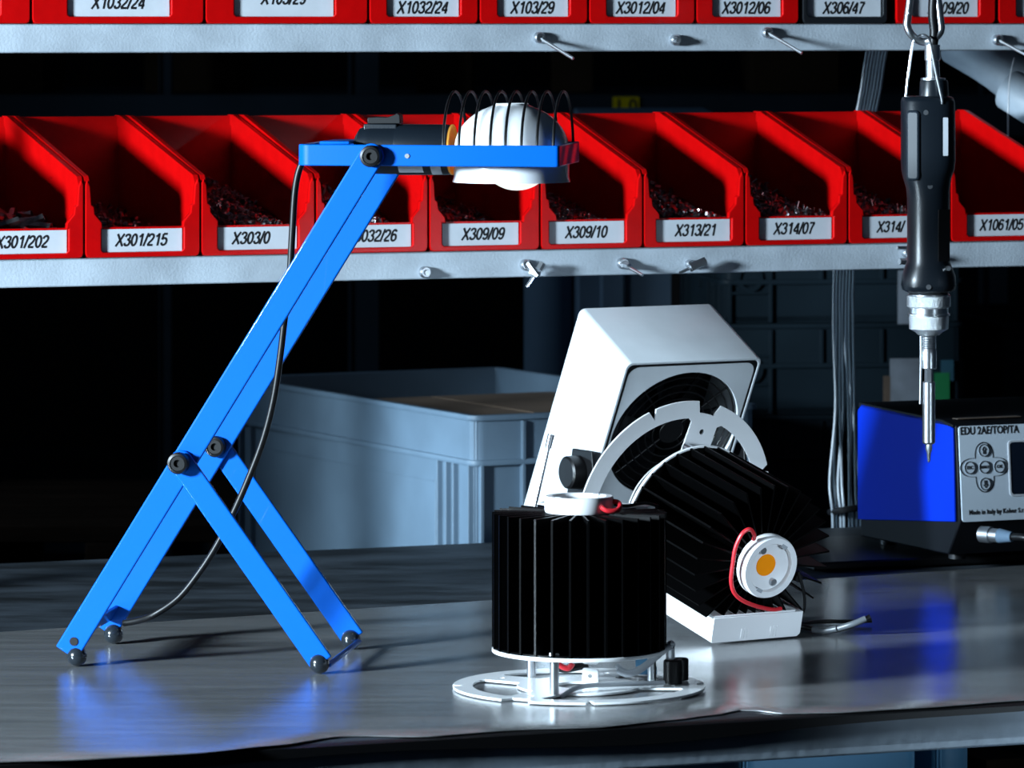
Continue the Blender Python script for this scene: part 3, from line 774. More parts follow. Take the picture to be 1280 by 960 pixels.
MB().tube([h1(.026, .002, .139), h1(.036, .004, .1375), h1(.050, .010, .139), h1(.060, .016, .136)], .0012, 8).build('black_wire', M['rubber'], m1)
# second module lies on its side
nz = V((.519, -.820, -.24)).normalized(); rx = V((.845, .535, 0)).normalized(); ux = nz.cross(rx).normalized()
cL = W(957, 711, 3.8816)
cD = cL - nz * .1372
M2 = basis(cD, rx, ux, nz)
low = min((M2 @ V((.0955 * math.cos(a), .0955 * math.sin(a), 0))).z for a in [i * .05 for i in range(126)])
low = min(low, min((M2 @ V(p)).z for p in ((-.041, -.0655, .134), (.0475, -.0655, .134), (-.041, -.0655, .1345))))
M2.translation.z += max(0, ZB + .0014 - low)
m2 = led_module(M2, 'black finned LED module lying on its side, orange chip facing right', False)
def q2(x, y, z): return M2 @ V((x, y, z))
MB().tube([q2(-.017, .0235, .139), q2(-.019, .028, .1415), q2(-.0245, .0335, .142), q2(-.031, .030, .1415), q2(-.0345, .018, .140), q2(-.0345, .004, .1395), q2(-.0335, -.010, .139), q2(-.0285, -.021, .1385), q2(-.019, -.0285, .1385), q2(-.004, -.0345, .1385), q2(.012, -.0385, .1385), q2(.022, -.039, .137)], .0017, 10).build('red_wire', M['wire_red'], m2)
MB().tube([q2(.034, -.008, .137), q2(.042, -.026, .138), q2(.048, -.040, .134), q2(.052, -.047, .128)], .0012, 8).build('black_wire', M['rubber'], m2)
MB().cyl(q2(.036, -.014, .130), q2(.036, -.014, .137), .0035, n=16).build('fin_screw', M['rubber'], m2)
# cable from the driver to the right
cpts = [W(992, 781, 3.95), W(1010, 785, 3.95), W(1030, 788, 3.94), W(1050, 786, 3.935), W(1070, 779, 3.93), W(1088, 771, 3.93)]
cb_ = MB().tube(cpts, .0023, 12).build('driver_cable', M['rubber'], m2)
MB().tube([W(1016, 787, 3.943), W(1030, 788.3, 3.938), W(1046, 785.6, 3.933)], .0026, 12).build('cable_sleeve', M['sleeve'], cb_)
MB().tube([W(1048, 785.4, 3.933), W(1066, 779.8, 3.928), W(1082, 773, 3.928)], .0025, 12).build('cable_sleeve', M['sleeve'], cb_)
for dy in (0, .003):
    MB().tube([W(994, 780, 3.97 + dy), W(1030, 777, 4.0 + dy), W(1070, 777, 4.0 + dy), W(1090, 776, 4.0 + dy)], .0016, 8).build('thin_lead', M['rubber'], cb_)

# ------------------------------------------------------------------ ionising fan
FY = math.radians(30); tau = math.radians(28.5)
fw = V((math.cos(FY), math.sin(FY), 0)); fg = V((math.sin(FY), -math.cos(FY), 0))
fdp = fg * math.cos(tau) - V((0, 0, math.sin(tau)))      # back to front
fup = V((0, 0, math.cos(tau))) + fg * math.sin(tau)      # up along the front face
ftl = W(784, 454, 4.20)                                   # front top left corner
Wd, Dp, Hh = .141, .092, .226
FMx = basis(ftl, fw, fup, fdp)                            # x right, y up, z out of the front face
fan = thing('ionising_fan', (ftl.x, ftl.y + .05, ZB), 'white box fan tilted back behind the LED modules', 'fan')
shell_outer = rrect(0, -Hh, Wd, 0, .006, 4)
hole_c = (Wd * .505, -.0775); hr = .0645
b = MB().mesh(plate([rrect(0, -Hh, Wd, 0, .006, 4), rrect(.0028, -Hh + .0028, Wd - .0028, -.0028, .005, 4)], Dp, .0008), FMx @ Matrix.Translation((0, 0, -Dp / 2)))
b.mesh(plate([rrect(.0025, -Hh + .0025, Wd - .0025, -.0025, .005, 4)], .003), FMx @ Matrix.Translation((0, 0, -Dp + .002)))
hous = b.build('fan_housing', M['fan'], fan)
fp = MB().mesh(plate([rrect(.0045, -Hh + .0045, Wd - .0045, -.0045, .010, 5), circ(hr, 56, hole_c)], .003, .0003), FMx @ Matrix.Translation((0, 0, -.0019))).build('front_panel', M['fan'], fan)
MB().mesh(plate([rrect(.0026, -Hh + .0026, Wd - .0026, -.0026, .006, 5), rrect(.0050, -Hh + .0050, Wd - .0050, -.0050, .010, 5)], .002), FMx @ Matrix.Translation((0, 0, -.0013))).build('panel_gap', M['rubber'], fan)
g = MB()
for r in (.0115, .019, .0265, .034, .0415, .049, .0565, .063):
    g.tube([(hole_c[0] + r * math.cos(i * PI / 16), hole_c[1] + r * math.sin(i * PI / 16), -.0052) for i in range(32)], .0008, 6, 1, True, FMx)
for a in range(4):
    c, s = math.cos(a * PI / 2 + .75), math.sin(a * PI / 2 + .75)
    g.cyl((hole_c[0] + .010 * c, hole_c[1] + .010 * s, -.0064), (hole_c[0] + .064 * c, hole_c[1] + .064 * s, -.0064), .0010, n=8, mtx=FMx)
g.build('fan_grille', M['rubber'], fan)
MB().mesh(plate([circ(.0115, 28, hole_c)], .0012), FMx @ Matrix.Translation((0, 0, -.0052))).build('grille_hub', M['rubber'], fan)
bl = MB(); bl.cyl((hole_c[0], hole_c[1], -.045), (hole_c[0], hole_c[1], -.018), .020, n=28, mtx=FMx)
for k in range(7):
    a = 2 * PI * k / 7
    d = V((math.cos(a), math.sin(a), 0)); s = V((-d.y, d.x, 0))
    P = V((hole_c[0], hole_c[1], 0))
    bl.prism([P + d * .018 + s * .004 + V((0, 0, -.020)), P + d * .055 + s * .012 + V((0, 0, -.022)), P + d * .055 - s * .014 + V((0, 0, -.040)), P + d * .018 - s * .008 + V((0, 0, -.040))], V((0, 0, -.0015)), FMx)
bl.build('fan_blades', M['chassis'], fan)
MB().box((Wd / 2, -Hh / 2, -.060), (Wd - .008, Hh - .008, .002), FMx).build('inner_baffle', M['rubber'], fan)
# cradle with clamp knob on the left side
def fl_(y, z, x=-.0015): return FMx @ V((x, y, z))
ky, kz = -.150, -.054
kc = W(684, 592, 4.235)
loc = FMx.inverted() @ kc; ky, kz = loc.y, loc.z
side_n = -fw
foot = kc.copy(); foot.z = ZB
gdir = V((fg.x, fg.y, 0))
br = MB()
pl = [kc + V((0, 0, .020)) + gdir * -.012, kc + V((0, 0, .020)) + gdir * .022, V((kc.x, kc.y, ZB - .0004)) + gdir * .040, V((kc.x, kc.y, ZB - .0004)) + gdir * -.04]
shift = -fw * (.0075 + loc.x)
pl = [p + shift for p in pl]
br.prism(pl, -fw * .003)
br.prism([p + fw * (Wd + .015) for p in pl], fw * .003)
bb = V((kc.x, kc.y, ZB - .0004)) + shift
br.prism([bb + gdir * -.04 - fw * .003, bb + gdir * .04 - fw * .003, bb + gdir * .04 + fw * (Wd + .018), bb + gdir * -.04 + fw * (Wd + .018)], V((0, 0, .003)))
br.build('cradle', M['rubber'], fan, .001)
kp = pl[0] * .5 + pl[1] * .5 - V((0, 0, .020)) - gdir * .005 - fw * .003
MB().lathe([(.006, -.012), (.006, 0), (.0145, .0005), (.0150, .003), (.0145, .012), (.0125, .0135), (.0001, .0135)], basis(kp, gdir, V((0, 0, 1)), -fw), 32).build('clamp_knob', M['rubber'], fan)
MB().cyl(W(667, 640, 4.05), W(686, 556, 4.05), .0017, n=10).cyl(W(685, 560, 4.05), W(689, 543, 4.05), .0027, .0030, n=12).build('toggle_lever', M['dsteel'], fan)
MB().cyl(W(667, 642, 4.05), V((W(667, 642, 4.05).x, 4.05, ZB)), .0030, n=12).build('lever_post', M['black'], fan)

# ------------------------------------------------------------------ screwdriver on its carabiner
SDY = 4.16; kS = SDY / F
def sd(px, py, dY=0.): return W(px, py, SDY + dY)
c0 = sd(1160, 470)
scr = thing('electric_screwdriver', sd(1162, 360), 'black electric screwdriver hanging in front of the right-hand bins', 'screwdriver')
def loft(secs, name, material, parent, bev=0.):     # secs: (py, x_left_px, x_right_px, depth m, power)
    b = MB(); n = 36; vs = []; fs = []
    for py, xl, xr, dp, pw in secs:
        cx = (xl + xr) / 2; rx_ = (xr - xl) / 2 * kS; C = sd(cx, py)
        for i in range(n):
            a = 2 * PI * i / n; ca, sa = math.cos(a), math.sin(a)
            vs.append(C + V((math.copysign(abs(ca) ** (2 / pw), ca) * rx_, math.copysign(abs(sa) ** (2 / pw), sa) * dp, 0)))
    m = len(secs)
    for k in range(m - 1):
        fs += [(k * n + i, (k + 1) * n + i, (k + 1) * n + (i + 1) % n, k * n + (i + 1) % n) for i in range(n)]
    fs += [tuple(range(n)), tuple((m - 1) * n + i for i in range(n - 1, -1, -1))]
    return b.add(vs, fs).build(name, material, parent, smooth=50)
body = loft([(120, 1132, 1186, .017, 3), (122, 1128, 1191, .021, 3.2), (127, 1126.5, 1193, .0235, 3.2), (200, 1126.5, 1194, .0235, 3.2), (212, 1127, 1192.5, .0235, 3), (222, 1129, 1189, .023, 2.8), (236, 1133, 1187, .021, 2.5), (250, 1134, 1187, .020, 2.4), (326, 1134, 1187, .020, 2.4), (334, 1131, 1190, .021, 2.4), (344, 1127.5, 1194, .0225, 2.5), (356, 1126.5, 1195, .023, 2.6), (362, 1128, 1193, .022, 2.6), (365, 1134, 1188, .019, 2.4)], 'screwdriver_body', M['black'], scr)
loft([(100, 1151, 1184, .0125, 2.3), (102, 1150, 1185, .013, 2.3), (121, 1149, 1186, .0135, 2.5)], 'cable_boss', M['black'], scr)
loft([(56, 1156, 1175, .007, 2), (75, 1155.5, 1175.5, .007, 2), (76, 1157, 1174, .006, 2), (97, 1157, 1175, .0065, 2), (97.5, 1151, 1182, .011, 2), (100, 1151, 1182, .011, 2)], 'connector', M['steel'], scr)
MB().tube([sd(1166, 58), sd(1168, 40), sd(1166, 15), sd(1168, -30), sd(1170, -160)], .0042, 14).build('power_cable', M['rubber'], scr)
# start lever, status strip, grip pad
MB().mesh(plate([rrect(1130.5 * kS, -225 * kS, 1148.5 * kS, -137 * kS, .004, 4)], .006, .0022), basis(W(640, 0, SDY) - V((640 * kS, 0, 0)) + V((-.000, -.0215, 0)), (1, .25, 0), (0, 0, 1), (.25, -1, 0)) if False else basis(sd(1139.5, 181) + V((0, -.0205, 0)), (1, -.41, 0), (0, 0, 1), (-.41, -1, 0)) @ Matrix.Translation((-1139.5 * kS, 181 * kS, 0))).build('start_lever', M['lever'], body, .0006)
rS = (1, .12, 0); nS = (.12, -1, 0)
MB().mesh(plate([rrect(-.0022, -.0165, .0022, .0165, .0006)], .0012), basis(sd(1179, 170) + V((0, -.0222, 0)), rS, (0, 0, 1), nS)).build('status_strip', M['card'], body)
MB().mesh(plate([rrect(-.0055, -.0225, .0055, .0225, .0006)], .0016), basis(sd(1177.5, 293) + V((0, -.0172, 0)), (1, .45, 0), (0, 0, 1), (.45, -1, 0))).build('grip_pad', M['rubber'], body)
MB().cyl(sd(1181, 334) + V((.001, -.0165, 0)), sd(1181, 334) + V((.0015, -.0205, 0)), .0021, n=14).build('body_screw', M['steel'], body)
for px, py, dy in ((1154.5, 173 - 33, -.0225), (1160, 232, -.0205), (1158, 357, -.0225)):
    MB().cyl(sd(px, py) + V((0, dy + .004, 0)), sd(px, py) + V((0, dy - .0012, 0)), .0026, .0022, n=12).build('body_screw', M['dsteel'], body)
# bail wire through the carabiner
MB().tube([sd(1132, 124), sd(1135, 95), sd(1141, 55), sd(1146, 47), sd(1153, 44), sd(1159, 46, -.006), sd(1163, 54, -.012), sd(1170, 90, -.017), sd(1177, 122, -.0225), sd(1178, 130, -.0225)], .0012, 10, 5).build('bail_wire', M['steel'], scr)
# clutch collar, nose, spindle
cm = Matrix.Translation((sd(1161, 0).x, SDY, 0))
def zz(py): return ZC - (py - HY) * kS
def lz(prof, name, material, n=40, par=scr):
    return MB().lathe([(r * kS, zz(py)) for py, r in prof], cm, n).build(name, material, par, smooth=30)
lz([(364, 22), (368, 26), (369, 26)], 'neck_ring', M['steel'])
lz([(369, 26), (370, 27.5), (383, 27.5), (384, 25.5), (385, 25)], 'clutch_collar', M['knurl'], 14)
lz([(385, 24.5), (391.5, 24.5), (392, 26.5), (394.5, 26.5), (395, 24.5)], 'clutch_sleeve', M['steel'])
lz([(395, 24.5), (397, 25), (411, 24.5), (415, 17), (418.5, 13.5)], 'nose_cone', M['knurl'])
lz([(418, 10), (420, 9.5), (421, 8.8), (423, 9.5), (424, 8.8), (426, 9.5), (427, 8.8), (429, 9.5), (430, 8.8), (432, 9.5), (433, 8.8), (435, 9.5), (436, 8.8), (438, 9.3), (440, 9.8), (460, 9.8), (461, 8.5)], 'chuck', M['steel'])
lz([(461, 5.5), (478, 5.5)], 'bit_shank', M['dsteel'], 6)
lz([(477, 7), (478, 8), (553, 8), (555, 6)], 'bit_sleeve', M['steel'])
lz([(555, 4.2), (562, 4.2), (566, 2.6), (576, 1.8), (578, .8)], 'bit_tip', M['dsteel'], 8)
MB().tube([sd(1151, 420, -.002), sd(1151, 450, -.002), sd(1150, 505, -.001)], .0010, 8).build('safety_wire', M['steel'], scr)
# carabiner and its cord
car = thing('carabiner', sd(1156, 20), 'steel carabiner from which the electric screwdriver hangs', 'carabiner')
pts = [(1135, 20), (1134, 32), (1139, 43), (1149, 51), (1158, 52), (1168, 48), (1176, 38), (1175, 22), (1170, -20), (1164, -55), (1155, -66), (1146, -60), (1141, -40), (1138, -5)]
MB().tube([sd(x, y, .004 if 1140 < x < 1166 and y > 30 else 0) for x, y in pts], .0034, 14, 6, True).build('hook_loop', M['steel'], car)
MB().cyl(sd(1136.5, 16), sd(1136.2, 17.6), .0039, n=16).build('gate_pin', M['dsteel'], car)
MB().tube([sd(1156, -63), sd(1156, -90), sd(1156, -500), sd(1156, -1800)], .0016, 8, 1).build('hanging_cord', M['dsteel'], car)

# ------------------------------------------------------------------ screwdriver controller
CYw = math.radians(23.7)
cu_, cn_ = V((math.cos(CYw), math.sin(CYw), 0)), V((-math.sin(CYw), math.cos(CYw), 0))
ctl = W(1192, 530, 4.40)
cfb = V((ctl.x, ctl.y, ZB + .0075))
ct = thing('screwdriver_controller', cfb + cn_ * .09 + cu_ * .1, 'blue and black controller box with silver key panel, right end of the bench', 'controller')
hC = ctl.z - ZB - .0095
CM = basis(cfb, cu_, cn_, (0, 0, 1))                      # x right, y away, z up
hz_b = .038; dC = .184; wC = .235; lean = .010
# black chassis: side profile extruded across
prof = [(.012, .006), (-lean + .0, hz_b), (-.002, hC + .001), (.012, hC + .0035), (dC, hC + .0035), (dC, .006)]
MB().prism([(.0015, y + .001, z) for y, z in prof], (wC - .003, 0, 0), CM).build('chassis', M['chassis'], ct, .0015)
for x in (.02, wC - .02):
    for y in (.03, dC - .02): MB().cyl((x, y, 0), (x, y, .0062), .008, n=16, mtx=CM).build('rubber_foot', M['rubber'], ct)
cov = [(.012, hz_b), (.045, hC + .004), (dC + .002, hC + .007), (dC + .002, hz_b)]
MB().prism([(-.0012, y, z) for y, z in [(-.004, hz_b), (.0, hC - .002), (.02, hC + .003), (dC - .006, hC + .007), (dC + .002, hC + .001), (dC + .002, hz_b - .016)]], (.0022, 0, 0), CM).build('side_cover', M['ctrl_blue'], ct, .0006)
MB().prism([(-.0012, y, z) for y, z in [(.0, hC + .0015), (.02, hC + .0046), (dC - .006, hC + .0088), (dC, hC + .0085), (dC, hC + .004), (.0, hC - .001)]], (wC, 0, 0), CM).build('top_cover', M['chassis'], ct, .0006)
pn = V((0, -1, 0)); 
p0 = CM @ V((0, -lean - .0006, hz_b)); p1 = CM @ V((0, -.003, hC))
pup = (p1 - p0).normalized(); pnor = cu_.cross(pup).normalized()
PM = basis(p0, cu_, pup, pnor); ph = (p1 - p0).length
panel = MB().mesh(plate([rrect(.003, .0, wC - .004, ph, .003)], .0016, .0003), PM).build('front_panel', M['panel'], ct)
def ppx(px, py):        # panel coordinates of a photo point
    o_ = V((0, 0, ZC)); d_ = V(((px - 640) / F, 1, -(py - HY) / F)); Y = (p0 - o_).dot(pnor) / d_.dot(pnor)
    q = PM.inverted() @ (o_ + d_ * Y); return q.x, q.y
def ptext(s, px, py, size, bold=0., align='LEFT', xs=1., name='lettering', shear=0.):
    x, y = ppx(px, py)
    MB().mesh(text(s, size, shear, bold, align, xs), PM @ Matrix.Translation((x, y, .0010))).build(name, M['ink'], panel, smooth=0)
ptext('EDU 2AE/TOP/TA', 1199.5, 539.5, .0100, .00022, xs=.80)
ptext('Made in Italy by Kolver S.r.l.', 1210.5, 641, .0062, .0001, xs=.86)
cx_, cy_ = ppx(1230, 584)
ux_ = (ppx(1249, 583)[0] - ppx(1212, 585)[0]) / 2; uy_ = (ppx(1227, 563)[1] - ppx(1232, 605)[1]) / 2
def ringplate(r0, r1, c, m=24): return plate([circ(r1, m, c), circ(r0, m, c)], .0004)
for nm, dx, dy in (('ESC', -1, 0), ('RESET', 0, 0), ('OK', 1, 0), ('', 0, 1), ('', 0, -1)):
    c = (cx_ + dx * ux_, cy_ + dy * uy_)
    bt = MB().mesh(plate([circ(.0056, 28, c)], .0012, .0003), PM @ Matrix.Translation((0, 0, .0009))).build('key', M['panel'], panel)
    MB().mesh(ringplate(.0050, .0058, c), PM @ Matrix.Translation((0, 0, .0016))).build('key_ring', M['ink'], bt)
    if nm: MB().mesh(text(nm, .0042 if nm != 'RESET' else .0034, 0, .00012), PM @ Matrix.Translation((c[0], c[1], .0017))).build('lettering', M['ink'], bt, smooth=0)
    else:
        s = dy
        ar = [(-.0013, -.0034), (.0013, -.0034), (.0013, .0004), (.0028, .0004), (0, .0036), (-.0028, .0004), (-.0013, .0004)]
        ai = [(-.0006, -.0027), (.0006, -.0027), (.0006, .0010), (.0014, .0010), (0, .0027), (-.0014, .0010), (-.0006, .0010)]
        MB().mesh(plate([[(c[0] + x, c[1] + y * s) for x, y in ar], [(c[0] + x, c[1] + y * s) for x, y in ai]], .0004), PM @ Matrix.Translation((0, 0, .0017))).build('arrow_mark', M['ink'], bt, smooth=0)
def clover(k):
    out = []
    for i in range(96):
        a = 2 * PI * i / 96
        lobe = abs(math.cos(2 * a)) ** 1.3
        r = (.0128 + .0112 * lobe) * k
        out.append((cx_ + r * math.cos(a) * ux_ / .0145, cy_ + r * math.sin(a) * uy_ / .0160))
    return out
MB().mesh(plate([clover(1.0), clover(.957)], .0004), PM @ Matrix.Translation((0, 0, .0009))).build('key_outline', M['ink'], panel, smooth=0)
x0, y0 = ppx(1264, 618); x1, y1 = ppx(1264, 553)
MB().mesh(plate([rrect(x0 - .0022, y0 - .002, x0 + .095, y1 + .002, .004), rrect(x0, y0, x0 + .0928, y1, .003)], .0022, .0004), PM @ Matrix.Translation((0, 0, .0006))).build('display_frame', M['wire_grey'], panel)
MB().mesh(plate([rrect(x0, y0, x0 + .0928, y1, .003)], .0008), PM @ Matrix.Translation((0, 0, .0008))).build('display', M['screen'], panel)
MB().cyl(CM @ V((.004, -.001, hC - .010)), CM @ V((.004, -.0035, hC - .010)), .0022, n=12).build('case_screw', M['rubber'], ct)
MB().mesh(plate([rrect(-.034, -.005, .034, .005, .001)], .0006), CM @ Matrix.Translation((.045, .018, hC + .0052))).build('top_plate', M['brown'], ct)
# connector lead
pl0 = W(1231, 668, 4.395)
ld = thing('connector_lead', pl0, 'round metal plug and black lead in the controller front', 'cable')
ldd = (W(1275, 672, 4.37) - pl0).normalized()
MB().cyl(pl0 - ldd * .004, pl0 + ldd * .007, .0075, n=22).cyl(pl0 + ldd * .007, pl0 + ldd * .016, .0062, n=22).build('plug', M['dsteel'], ld)
MB().cyl(pl0 + ldd * .016, pl0 + ldd * .030, .0068, .0045, n=20).build('strain_relief', M['column'], ld)
MB().tube([pl0 + ldd * .028, pl0 + ldd * .05, W(1330, 690, 4.36), W(1400, 700, 4.36)], .0032, 12).build('lead', M['rubber'], ld)
o = MB().tube([B(1158, 690), B(1165, 693), B(1190, 695.5), B(1230, 697.5), B(1290, 698), B(1380, 696)], .0030, 12).build('loose_cable', M['dsteel'])
for v in o.data.vertices: v.co.z += .0035
tag(o, 'grey cable lying on the bench in front of the controller', 'cable')
o = MB().box((0, 0, .004), (.34, .20, .008), frame(W(1165, 690, 4.56).xy.to_3d() + V((0, 0, ZB - .001)), YAW)) .build('rubber_pad', M['rubber'], None, .002)
tag(o, 'black rubber pad under the controller box', 'pad')

# bundle of hanging cables behind the rack
tops = [(1043, 1041), (1047, 1046), (1051, 1055), (1055, 1051), (1059, 1062), (1063, 1066), (1067, 1071), (1056, 1076)]
for i, (a, b_) in enumerate(tops):
    Y = 4.86 + .0045 * i
    rnd = random.Random(i + 40)
    b0 = b_
    pts = [W(a + 45, 40, Y), W(a + 38, 80, Y), W(a + 30, 130, Y), W(a + 8, 230, Y), W(a, 340, Y), W(a - 1 + rnd.uniform(-1, 1), 420, Y), W((a + b0) / 2 + rnd.uniform(-3, 3), 510, Y), W(b0 - 2 + rnd.uniform(-2, 2), 600, Y), W(b0, 650, Y), W(b0, 760, Y + .02)]
    o = MB().tube(pts, .00135, 8, 6).build('hanging_cable', M['wire_clear'])
    tag(o, 'pale thin cable in the vertical bundle behind the lower shelf', 'cable', 'cables in the hanging bundle')
o = MB().tube([W(1036 + 20 * math.cos(a) + 22, 637 - 3 * math.cos(a), 4.876 + .026 * math.sin(a)) for a in [i * PI / 8 for i in range(16)]], .0035, 8, 2, True).build('cable_tie', M['rubber'])
tag(o, 'black strap around the hanging cable bundle', 'strap')

# ------------------------------------------------------------------ crates behind and below the bench
CYa = math.radians(27)
def make_crate(name, m, w, d, h, material, label, group, ribs=True, holder=False):
    """x: width, y: depth (away), z: up; origin at near corner of the base"""
    t = thing(name, (0, 0, 0), label, 'crate', group, mtx=m)
    b = MB(); th = .004
    b.box((w / 2, d / 2, .004), (w - .012, d - .012, .008), m)
    for x in (.008, w - .008): b.box((x, d / 2, h / 2), (th, d - .016, h - .002), m)
    for y in (.008, d - .008): b.box((w / 2, y, h / 2), (w - .016, th, h - .002), m)
    rim = MB()
    for z0, z1, ot in ((h - .006, h, .0), (h - .052, h - .046, .0)):
        zc = (z0 + z1) / 2
        rim.mesh(plate([rrect(-ot, -ot, w + ot, d + ot, .014, 4), rrect(.009, .009, w - .009, d - .009, .004, 3)], z1 - z0, .0012), m @ Matrix.Translation((w / 2 - w / 2, 0, zc)))
    rim.mesh(plate([rrect(.004, .004, w - .004, d - .004, .012, 4), rrect(.008, .008, w - .008, d - .008, .006, 3)], .044), m @ Matrix.Translation((0, 0, h - .028)))
    rim.build('crate_rim', material, t, smooth=35)
    if ribs:
        rb = b
        for y in (.010, .045, .062, .082, d - .05, d - .02): rb.box((.0035, y, (h - .05) / 2), (.007, .003, h - .052), m)
        for x in (.012, .060, w - .012, w - .06): rb.box((x, .0035, (h - .05) / 2), (.004, .007, h - .052), m)
        for x in (.060, .12, w - .1): rb.box((x, .0035, h - .027), (.004, .008, .040), m)
        for z in (.035, .068): rb.box((.0035, .053, z), (.007, .017, .003), m); rb.box((.035, .0035, z), (.046, .007, .003), m)
        rb.mesh(plate([circ(.013, 20), circ(.008, 20)], .006), m @ basis((.0035, .0535, .052), (0, 1, 0), (0, 0, 1), (1, 0, 0)) @ Matrix.Scale(.6, 4, (1, 0, 0)))
        rb.mesh(plate([circ(.016, 20), circ(.011, 20)], .006), m @ basis((.035, .0035, .052), (1, 0, 0), (0, 0, 1), (0, -1, 0)))
        rb.box((.0055, d * .5, .092), (.001, d - .20, .0016), m).box((.0055, d * .5, h - .075), (.001, d - .20, .0016), m)
        rb.box((.0055, .0955, h / 2 - .03), (.0012, .0016, h - .085), m)
        rb.box((.0045, d * .55, .045), (.006, .012, .022), m)
    b.build('crate_body', material, t, .0006)
    return t
Nc = W(590, 520, 4.9)
hcr = Nc.z / 3
for k in (0, 1, 2):
    cm_ = frame((Nc.x, Nc.y, hcr * k + .0003), CYa)
    make_crate('plastic_crate', cm_, .34, .61, hcr - .0006 if k < 2 else hcr - .0003, M['crate'],
               ['grey plastic crate, lowest of the stack behind the bench', 'grey plastic crate in the middle of the stack behind the bench', 'grey plastic crate with a cardboard sheet inside, seen behind the lamp'][k], 'grey crates stacked behind the bench')
cm_ = frame((Nc.x, Nc.y, 0), CYa)
o = MB().box((.17, .232, Nc.z - .155), (.310, .43, .272), cm_).build('cardboard_box', M['cardboard'], None, .001)
MB().box((.0935, .232, Nc.z - .0178), (.150, .428, .0016), cm_).build('flap', M['cardboard'], o, .0004)
MB().box((.2465, .232, Nc.z - .0178), (.150, .428, .0016), cm_).build('flap', M['cardboard'], o, .0004)
tag(o, 'brown cardboard box lying inside the grey crate', 'box')
# crates on the bench's lower shelf
for i, (xa, xb) in enumerate(((925, 1157), (1168, 1223))):
    a = W(xa, 940, line_at(xa, 3.93, 925)); a.z = W(925, 940, 3.93).z
    d_ = V((math.cos(YAW), math.sin(YAW), 0)); k = (xb - 640) / F
    L = (k * a.y - a.x) / (d_.x - k * d_.y)
    make_crate('plastic_crate', frame((a.x, a.y, .4552), YAW), L, .36, .300, M['crate_blue'],
               ['wide light blue plastic crate under the bench front', 'narrow light blue crate under the bench, right of the wide one'][i], 'blue crates on the lower bench shelf', ribs=False)
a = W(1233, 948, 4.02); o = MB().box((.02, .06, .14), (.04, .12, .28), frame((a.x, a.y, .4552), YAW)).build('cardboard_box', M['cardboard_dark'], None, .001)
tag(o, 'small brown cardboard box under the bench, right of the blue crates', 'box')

# ------------------------------------------------------------------ the dim hall behind
rkb = thing('pallet_rack', (0, 7.0, 0), 'dark blue pallet rack far behind the shelf', 'rack')
for px, wpx in ((208, 14), (455, 34), (1240, 30)):
    p = W(px, 300, 7.0); w = wpx / F * 7.0
    b = MB().box((p.x, 7.0, 1.2), (w, .05, 2.4)).box((p.x - w * .5, 6.975, 1.2), (w * .12, .012, 2.4)).box((p.x + w * .5, 6.975, 1.2), (w * .12, .012, 2.4))
    b.build('rack_upright', M['rack'], rkb)
zb0 = W(0, 143, 7.0).z - .03; zb1 = W(0, 118, 7.0).z
MB().box((0, 6.96, (zb0 + zb1) / 2), (3.6, .05, zb1 - zb0)).build('rack_beam', M['rack'], rkb)
MB().box((0, 7.35, zb1 - .01), (3.6, .75, .02)).build('rack_deck', M['rack'], rkb)
MB().box((-.3, 7.05, .62), (2.9, .05, .09)).box((-.3, 7.4, .655), (2.9, .65, .02)).build('rack_beam', M['rack'], rkb)
a = W(766, 121, 6.93); b_ = W(799, 141, 6.93)
sg_ = thing('number_sign', (a + b_) / 2, 'yellow number sign 10 on the dark beam behind the bins', 'sign')
MB().box(((a.x + b_.x) / 2, 6.932, (a.z + b_.z) / 2 - .004), (b_.x - a.x, .003, a.z - b_.z + .008)).build('sign_plate', M['yellow'], sg_)
MB().mesh(text('1 0', .026, 0, .0006), basis(((a.x + b_.x) / 2, 6.9300, (a.z + b_.z) / 2 - .002), (1, 0, 0), (0, 0, 1), (0, -1, 0))).build('lettering', M['ink'], sg_, smooth=0)
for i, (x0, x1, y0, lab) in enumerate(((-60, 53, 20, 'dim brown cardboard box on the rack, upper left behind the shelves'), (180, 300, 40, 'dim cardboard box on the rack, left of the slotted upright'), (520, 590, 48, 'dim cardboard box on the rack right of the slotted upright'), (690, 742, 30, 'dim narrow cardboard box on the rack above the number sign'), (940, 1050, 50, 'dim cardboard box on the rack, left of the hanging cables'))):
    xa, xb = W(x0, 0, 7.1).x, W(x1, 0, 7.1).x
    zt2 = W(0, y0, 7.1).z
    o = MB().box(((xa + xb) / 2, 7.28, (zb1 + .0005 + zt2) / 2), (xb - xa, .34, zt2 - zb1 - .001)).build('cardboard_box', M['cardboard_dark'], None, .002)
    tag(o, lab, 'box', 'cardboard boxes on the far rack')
# round steel column and ribbed cabinet
p = W(678, 400, 6.2)
o = MB().cyl((p.x + .01, 6.2, 0), (p.x + .01, 6.2, 1.19), .034, n=32).build('pipe_column', M['column'])
tag(o, 'dim blue grey round pipe column behind the grey crate', 'column')
cb2 = thing('steel_cabinet', (W(810, 400, 5.9).x, 6.0, 0), 'dim blue grey cabinet behind the white fan', 'cabinet')
ca, cbx = W(722, 0, 5.9).x, W(897, 0, 5.9).x
MB().box(((ca + cbx) / 2, 6.1, .62), (cbx - ca, .38, 1.24)).build('cabinet_body', M['column'], cb2, .003)
for x0, x1 in ((750, 782), (856, 893)):
    u0, u1 = W(x0, 0, 5.9).x, W(x1, 0, 5.9).x
    MB().box(((u0 + u1) / 2, 5.905, .62), (u1 - u0, .014, 1.2)).build('cabinet_door', M['column'], cb2, .004)
u0, u1 = W(839, 0, 5.9).x, W(850, 0, 5.9).x
MB().box(((u0 + u1) / 2, 5.908, .62), (u1 - u0, .006, 1.2)).build('door_gap', M['rubber'], cb2)
